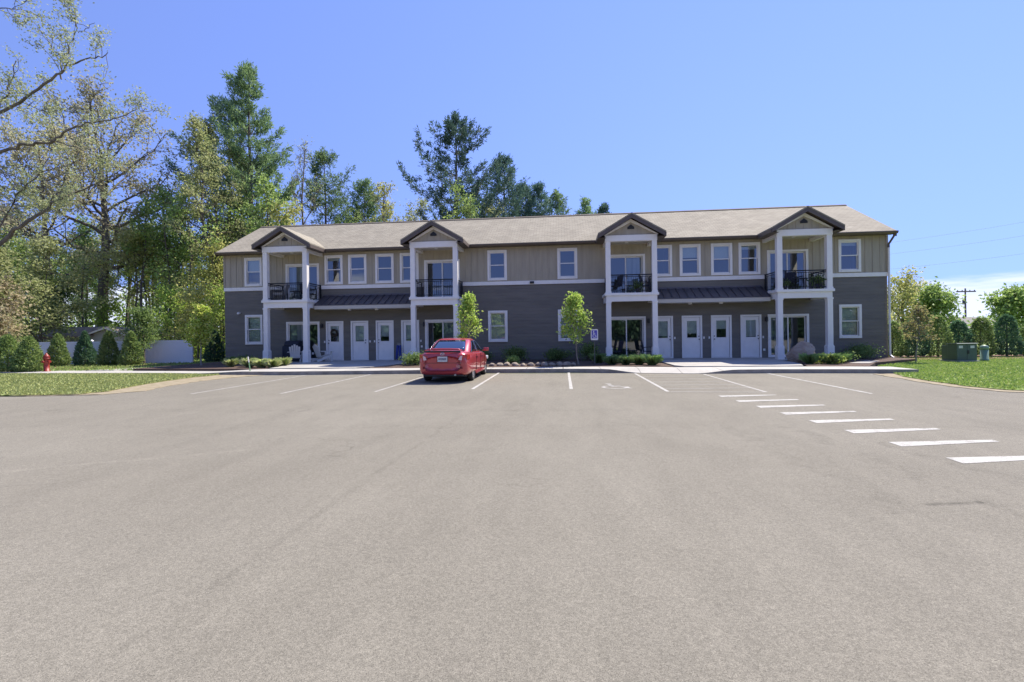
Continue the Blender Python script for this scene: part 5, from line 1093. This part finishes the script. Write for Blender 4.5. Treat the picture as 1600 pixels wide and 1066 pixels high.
# slim bare stems
stem = None
for i in range(26):
    y = rr.uniform(37, 54); x = -y * rr.uniform(.62, 1.12)
    if stem is None: stem = put_tree('slim_tree', decid_geo(91, 13, 1.7, 8.0, .13, nl=9, nleaf=1500, ls=.22, sub_=4), LFM['green'], M['bark'], (x, y, 0), 'slim bare stemmed tree among the trunks of the left wood', 'tree', 'slim stems in the left wood')
    else: copy_tree(stem, (x, y, 0), rr.uniform(0, 6.28), None, rr.uniform(.8, 1.2))
for i, (x, y, lm, h, lb) in enumerate(((-30.6, 35.2, 'lime', 5.2, 'lime green understory tree behind the fence, right of the shed'), (-27.9, 34.2, 'yellow', 4.6, 'small yellow green understory tree behind the short fence run'), (-25.0, 33.0, 'lime', 5.0, 'lime green understory tree nearest the left end of the building'), (-22.9, 35.5, 'green', 6.6, 'mid green understory tree against the left end wall of the building'),
        (-33.4, 38.4, 'green', 6.4, 'mid green understory tree right of the thickest trunk'), (-29.2, 37.6, 'yellow', 8.0, 'taller yellow green understory tree in front of the slim stems'), (-25.6, 37.2, 'lime', 7.4, 'taller lime green understory tree below the tallest pine'), (-40.0, 38.0, 'lime', 4.6, 'lime green understory tree left of the thickest trunk'))):
    put_tree('understory_tree', decid_geo(181 + i, h, 2.1, .5, .07, nl=13, nleaf=2900, ls=.19, sub_=5, spread=.36, shape=.4), LFM[lm], M['bark'], (x, y, 0), lb)
# bushes in front, left edge
bl = [((-36.6, 27.2, 0), 7.0, 2.5, 'olive', 'olive bushy young tree nearest the left edge'), ((-37.0, 30.4, 0), 8.6, 2.7, 'olive', 'tall olive bushy young tree right of the leaning oak limb'), ((-40.0, 31.5, 0), 8.4, 3.0, 'green', 'green bushy young tree behind the olive bushes at far left'), ((-35.0, 25.9, 0), 5.2, 1.9, 'pink', 'pinkish budding young tree among the olive bushes'), ((-41.5, 35, 0), 6.4, 2.4, 'deep', 'dark green bushy young tree beside the shed roof')]
for i, (loc, h, rc, lm, lb) in enumerate(bl): put_tree('bushy_tree', decid_geo(101 + i, h, rc, .5, .1, nl=14, nleaf=5600, ls=.2, sub_=6, spread=.33, shape=.5), LFM[lm], M['bark'], loc, lb)
# undergrowth of the wood: ground cover nobody could count
rng = np.random.default_rng(7); n = 26000; yy = rng.uniform(36, 60, n); xx = -yy * rng.uniform(.5, 1.45, n); hh = np.abs(rng.normal(size=n)) * 1.0 * (1 + .7 * np.sin(xx * .9) * np.sin(yy * .7))
lv, lf = leaf_quads(np.stack([xx, yy, hh], 1), .34, rng, .65); tag(npmesh('undergrowth', lv, lf, LFM['lime']), 'leafy green undergrowth covering the floor of the left wood', 'undergrowth', None, 'stuff')
n = 15000; yy = rng.uniform(64, 80, n); xx = -yy * rng.uniform(.30, 1.5, n); zz = rng.uniform(0, 1, n) ** 1.2 * (6.5 + 2.5 * np.sin(xx * .35) + 1.5 * np.sin(xx * .9 + yy))
lv, lf = leaf_quads(np.stack([xx, yy, zz], 1), .5, rng, .65); tag(npmesh('distant_wood', lv, lf, LFM['lime']), 'hazy green mass of far trees closing the back of the left wood', 'wood', None, 'stuff')
n = 40000; yy = rng.uniform(-62, -50, n); xx = rng.uniform(-140, 140, n); zz = rng.uniform(0, 1, n) * (7.5 + 2.5 * np.sin(xx * .3) + 1.5 * np.sin(xx * .8))  # unseen dark leaf belt behind the camera, added to shape the window reflections
lv, lf = leaf_quads(np.stack([xx, yy, zz], 1), 1.3, rng, .65); tag(npmesh('reflection_wood', lv, lf, LFM['spruce']), 'unseen dark green belt of trees added behind the camera, mirrored in the ground floor glass', 'wood', None, 'stuff')
# --- evergreens along the left lawn and fence
ar = [((-27.15, 20.9, 0), 1.8, .72, 'arb', 'large rounded arborvitae at the left edge of the lawn'), ((-26.05, 20.95, 0), 1.7, .64, 'arb', 'rounded arborvitae just left of the red hydrant'), ((-29.4, 25.2, .03), 1.85, .52, 'arb', 'pointed arborvitae just right of the red hydrant'), ((-28.0, 25.5, .03), 2.0, .58, 'spruce', 'darker green spruce, second evergreen right of the hydrant'), ((-26.45, 25.5, .03), 1.95, .54, 'arb', 'pointed arborvitae between the dark spruce and the last of the row'), ((-25.0, 25.5, .03), 1.95, .56, 'arb', 'last pointed arborvitae of the row, nearest the short fence run'), ((-28.2, 20.5, 0), 1.7, .72, 'arb', 'arborvitae cut by the left edge of the photo')]
for i, (loc, h, rb, lm, lb) in enumerate(ar): put_tree('arborvitae' if lm == 'arb' else 'spruce', cone_geo(111 + i, h, rb, 4200, .12, .62 if lm == 'arb' else .85), LFM[lm], M['bark'], loc, lb, 'evergreen')
put_tree('ornamental_tree', decid_geo(121, 3.0, 1.15, .9, .06, nl=12, nleaf=3600, ls=.13, sub_=5, spread=.2), LFM['deep'], M['bark_dark'], (-25.2, 26.6, 0), 'small dark green tree in front of the short white fence run', 'tree')
put_tree('juniper', cone_geo(122, 2.0, .55, 2600, .13, .5), LFM['spruce'], M['bark'], (-22.2, 28.6, 0), 'dark upright juniper at the right end of the short fence', 'evergreen')
put_tree('sapling', decid_geo(123, 3.3, .72, 1.05, .04, nl=18, nleaf=3600, ls=.15, sub_=5, spread=.13, up=1.0, shape=.85), leafmat('sapling_leaves', [(.12, .18, .015), (.17, .22, .025), (.20, .24, .05)], .5), M['bark_pale'], (-18.9, 23.4, .155), 'lime green sapling by the left end of the building', 'tree')
put_tree('sapling', decid_geo(124, 3.45, .86, 1.2, .035, nl=19, nleaf=2500, ls=.13, sub_=5, spread=.12, up=1.0, shape=.9), LFM['lime'], M['bark_pale'], (-4.3, 22.3, .15), 'yellow green sapling behind the red car', 'tree')
put_tree('sapling', decid_geo(125, 3.6, .90, 1.15, .035, nl=19, nleaf=3200, ls=.13, sub_=5, spread=.13, up=1.0, shape=.9), LFM['lime'], M['bark_pale'], (.72, 22.3, .15), 'yellow green sapling left of the parking sign', 'tree')
put_tree('sapling', decid_geo(126, 2.65, .62, .95, .035, nl=14, nleaf=1100, ls=.13, sub_=4, spread=.15, up=1.1), LFM['redleaf'], M['bark_pale'], (16.6, 24.6, .03), 'thin bronze leaved sapling on the lawn right of the building', 'tree')
# --- right side
put_tree('budding_tree', decid_geo(131, 5.6, 2.7, .9, .14, nl=14, nleaf=3600, ls=.2), LFM['yellow'], M['bark'], (27.6, 42, 0), 'yellow green budding tree just right of the building corner')
put_tree('budding_tree', decid_geo(132, 5.6, 3.0, 1.2, .16, nl=14, nleaf=3600, ls=.2), LFM['tanl'], M['bark'], (32.0, 48, 0), 'tan budding tree between the yellow green tree and the green maple')
put_tree('maple_tree', decid_geo(133, 4.3, 1.8, .8, .1, nl=14, nleaf=4200, ls=.24, up=1.0), LFM['green'], M['bark'], (28.6, 40, 0), 'bright green maple left of the utility pole')
put_tree('maple_tree', decid_geo(134, 4.1, 2.2, .6, .12, nl=15, nleaf=5600, ls=.24, up=.95), LFM['green'], M['bark'], (33.6, 40, 0), 'bright green maple right of the utility pole')
put_tree('maple_tree', decid_geo(135, 3.9, 2.2, .6, .12, nl=15, nleaf=5000, ls=.24, up=.95), LFM['lime'], M['bark'], (37.6, 42, 0), 'light green maple at the right edge of the photo')
hd = [(18.35, 29, 'behind the bronze sapling, nearest the building'), (19.6, 29.1, 'second from the building corner'), (20.85, 29.2, 'just left of the transformer box'), (22.05, 29.4, 'showing over the transformer box'), (23.1, 29.3, 'between the transformer box and the pedestal'), (24.5, 29.4, 'just right of the pedestal'), (25.9, 29.5, 'at the right edge of the photo'), (27.3, 29.6, 'beyond the right edge of the lawn')]
for i, (x, y, lb) in enumerate(hd): put_tree('arborvitae', cone_geo(141 + i, 1.95 + .15 * (i % 3), .62, 3000, .13, .42), LFM['spruce' if i % 2 else 'arb'], M['bark'], (x, y, .04), 'clipped arborvitae of the right hedge ' + lb, 'evergreen', 'hedge evergreens at right')
hp = put_tree('distant_tree', decid_geo(151, 5.5, 2.6, .8, .15, nl=12, nleaf=2600, ls=.3), LFM['green'], M['bark'], (52, 84, 0), 'far green tree on the skyline beyond the right hand house', 'tree', 'far trees on the right skyline')
for i in range(16): copy_tree(hp, (40 + i * 6.5 + rr.uniform(-2, 2), 88 + rr.uniform(-3, 14), -1.2), rr.uniform(0, 6), None, rr.uniform(.6, .95))
struct(MB().prism([(30, -2), (120, -2), (330, -2), (330, 6), (260, 11), (190, 8.5), (120, 9.5), (70, 5)], 'y', 520, 700).build('hills', mat('blue_hills', (.05, .075, .06), .95, var=.2, vscale=.05)))
# --- planting by the building
def plants(name, geo, m, spots, labels, cat, group, z=.155):
    o0 = None
    for (x, y, s), lb in zip(spots, labels):
        if o0 is None: o0 = npmesh(name, geo[0], geo[1], m); o = o0
        else: o = o0.copy(); col.objects.link(o)
        o.location = (x, y, z); o.rotation_euler = (0, 0, rr.uniform(0, 6)); o.scale = (s, s, s * rr.uniform(.9, 1.1)); tag(o, lb, cat, group)
grl = leafmat('ornamental_grass', [(.16, .19, .05), (.24, .25, .09), (.10, .14, .03)], .35); grd = leafmat('dark_grass', [(.05, .09, .03), (.08, .13, .035), (.12, .16, .05)], .35)
gg = grass_geo(161, .42, .5, 420)
plants('ornamental_grass', gg, grl, [(-14.9, 21.5, .9), (-14.2, 21.4, 1.0), (-13.6, 21.3, .95), (-13.7, 22.3, .9), (-16.2, 22.0, .8), (-15.6, 22.4, .8)], ['yellow green clump of ornamental grass in the bed before the far left porch'] * 6, 'grass clump', 'grass clumps before the far left porch')
plants('ornamental_grass', gg, grd, [(2.2, 22.2, .9), (2.8, 22.0, .9), (3.4, 22.1, .95), (3.9, 21.7, 1.05), (2.6, 23.2, .9), (3.5, 23.4, .9), (1.7, 23.4, .9)], ['dark green clump of ornamental grass before the porch right of the parking sign'] * 7, 'grass clump', 'grass clumps before the third porch')
plants('ornamental_grass', gg, grd, [(10.6, 22.0, .9), (11.3, 21.7, .95), (12.0, 22.3, .8), (12.4, 22.9, .8)], ['green clump of ornamental grass at the foot of the boulder'] * 4, 'grass clump', 'grass clumps round the boulder')
def shrub(seed, x, y, rx, h, lm, lb, n=1500, ls=.09):
    put_tree('shrub', shrub_geo(seed, rx, h, n, ls), LFM[lm], M['bark_dark'], (x, y, .155), lb, 'shrub')
shrub(171, -7.1, 22.6, .6, .62, 'deep', 'dark green shrub in the bed before the second porch, left of the car', 1800)
shrub(172, -6.2, 22.9, .5, .5, 'green', 'smaller green shrub behind the left tail of the red car')
shrub(173, -4.4, 25.9, .6, .62, 'deep', 'dark shrub against the slate wall right behind the red car')
shrub(174, -2.75, 25.9, .75, .72, 'deep', 'dark spreading shrub under the left lower window of the middle wall', 1900)
shrub(175, -.15, 25.9, .75, .6, 'deep', 'dark low shrub under the right lower window of the middle wall', 1900)
shrub(176, 1.35, 25.6, .6, .8, 'deep', 'dark shrub behind the parking sign post', 1800)
shrub(177, -2.5, 23.4, .3, .35, 'green', 'small green perennial behind the edging stones', 600)
shrub(178, 15.0, 25.9, .85, .7, 'deep', 'dark spreading shrub under the window at the right end', 2000)
shrub(179, 11.3, 21.9, .5, .35, 'lime', 'low bright green perennial in front of the boulder', 1200)
shrub(180, -17.6, 24.6, .7, .4, 'deep', 'low dark shrub at the left end of the building', 1500)
shrub(181, 4.3, 23.6, .35, .35, 'green', 'small green plant at the right corner of the bed by the sign porch', 600)
shrub(182, 12.9, 23.6, .5, .4, 'deep', 'low dark shrub by the right post of the far right porch', 900)
def potted(x, y, z, lb, s=1.):
    t = thing('potted_plant', lb, 'plant', (x, y, z)); t.scale = (s,) * 3
    b = MB(); b.lathe((0, 0, 0), [(.1, 0), (.14, .22), (.13, .24), (.11, .2)], 12); b.build('pot', pot_m, t)
    lv, lf = leaf_quads(np.random.default_rng(int(abs(x * 10))).normal(size=(260, 3)) * [.13, .13, .12] + [0, 0, .38], .12, rng, .5); npmesh('foliage', lv, lf, LFM['deep'], t)
potted(3.9, 25.35, D2, 'leafy potted plant between the chairs on the balcony above the sign'); potted(12.75, 25.5, D2, 'leafy potted plant at the right of the far right balcony', 1.2); potted(11.1, 25.4, D2, 'leafy potted plant at the left post of the far right balcony', .8)
# --- lawn blades and edge weeds
from mathutils.geometry import intersect_point_tri_2d
def inside(poly, X, Y):
    c = np.zeros(len(X), bool); n = len(poly)
    for i in range(n):
        (x0, y0), (x1, y1) = poly[i], poly[(i + 1) % n]
        with np.errstate(divide='ignore', invalid='ignore'): c ^= ((y0 > Y) != (y1 > Y)) & (X < (x1 - x0) * (Y - y0) / (y1 - y0 + 1e-12) + x0)
    return c
def blades(name, poly, box_, n, h, m, lb, seed, z=.03, w_=.03):
    rng = np.random.default_rng(seed); X = rng.uniform(box_[0], box_[1], n); Y = rng.uniform(box_[2], box_[3], n); k = inside(poly, X, Y); X, Y = X[k], Y[k]; n = len(X)
    a = rng.uniform(0, 6.28, n); hh = h * rng.uniform(.4, 1.2, n); P = np.stack([X, Y, np.full(n, z)], 1); wv = np.stack([np.cos(a), np.sin(a), np.zeros(n)], 1) * w_; tip = P + np.stack([rng.normal(size=n) * h * .5, rng.normal(size=n) * h * .5, hh], 1)
    V = np.stack([P - wv, P + wv, tip], 1).reshape(-1, 3); tag(npmesh(name, V, np.arange(n * 3).reshape(n, 3), m), lb, 'grass', None, 'stuff')
blades('grass', LL, (-36, -12.7, 11.8, 21), 90000, .05, leafmat('dry_grass_blades', [(.10, .14, .035), (.17, .18, .06), (.13, .16, .04), (.20, .21, .07)], .3, k=.7), 'patchy drying grass of the left lawn', 5)
blades('grass', LR, (10.8, 42, 12.9, 29), 130000, .055, leafmat('green_grass_blades', [(.09, .16, .02), (.15, .21, .03), (.19, .22, .06)], .3, k=.68), 'bright green grass of the right lawn', 6)
blades('weeds', [(-60, 60), (-20.5, 60), (-20.5, 21.2), (-60, 21.2)], (-50, -20.5, 21.2, 34), 30000, .12, LFM['green'], 'rough grass and weeds behind the left walk', 9, .03, .04)
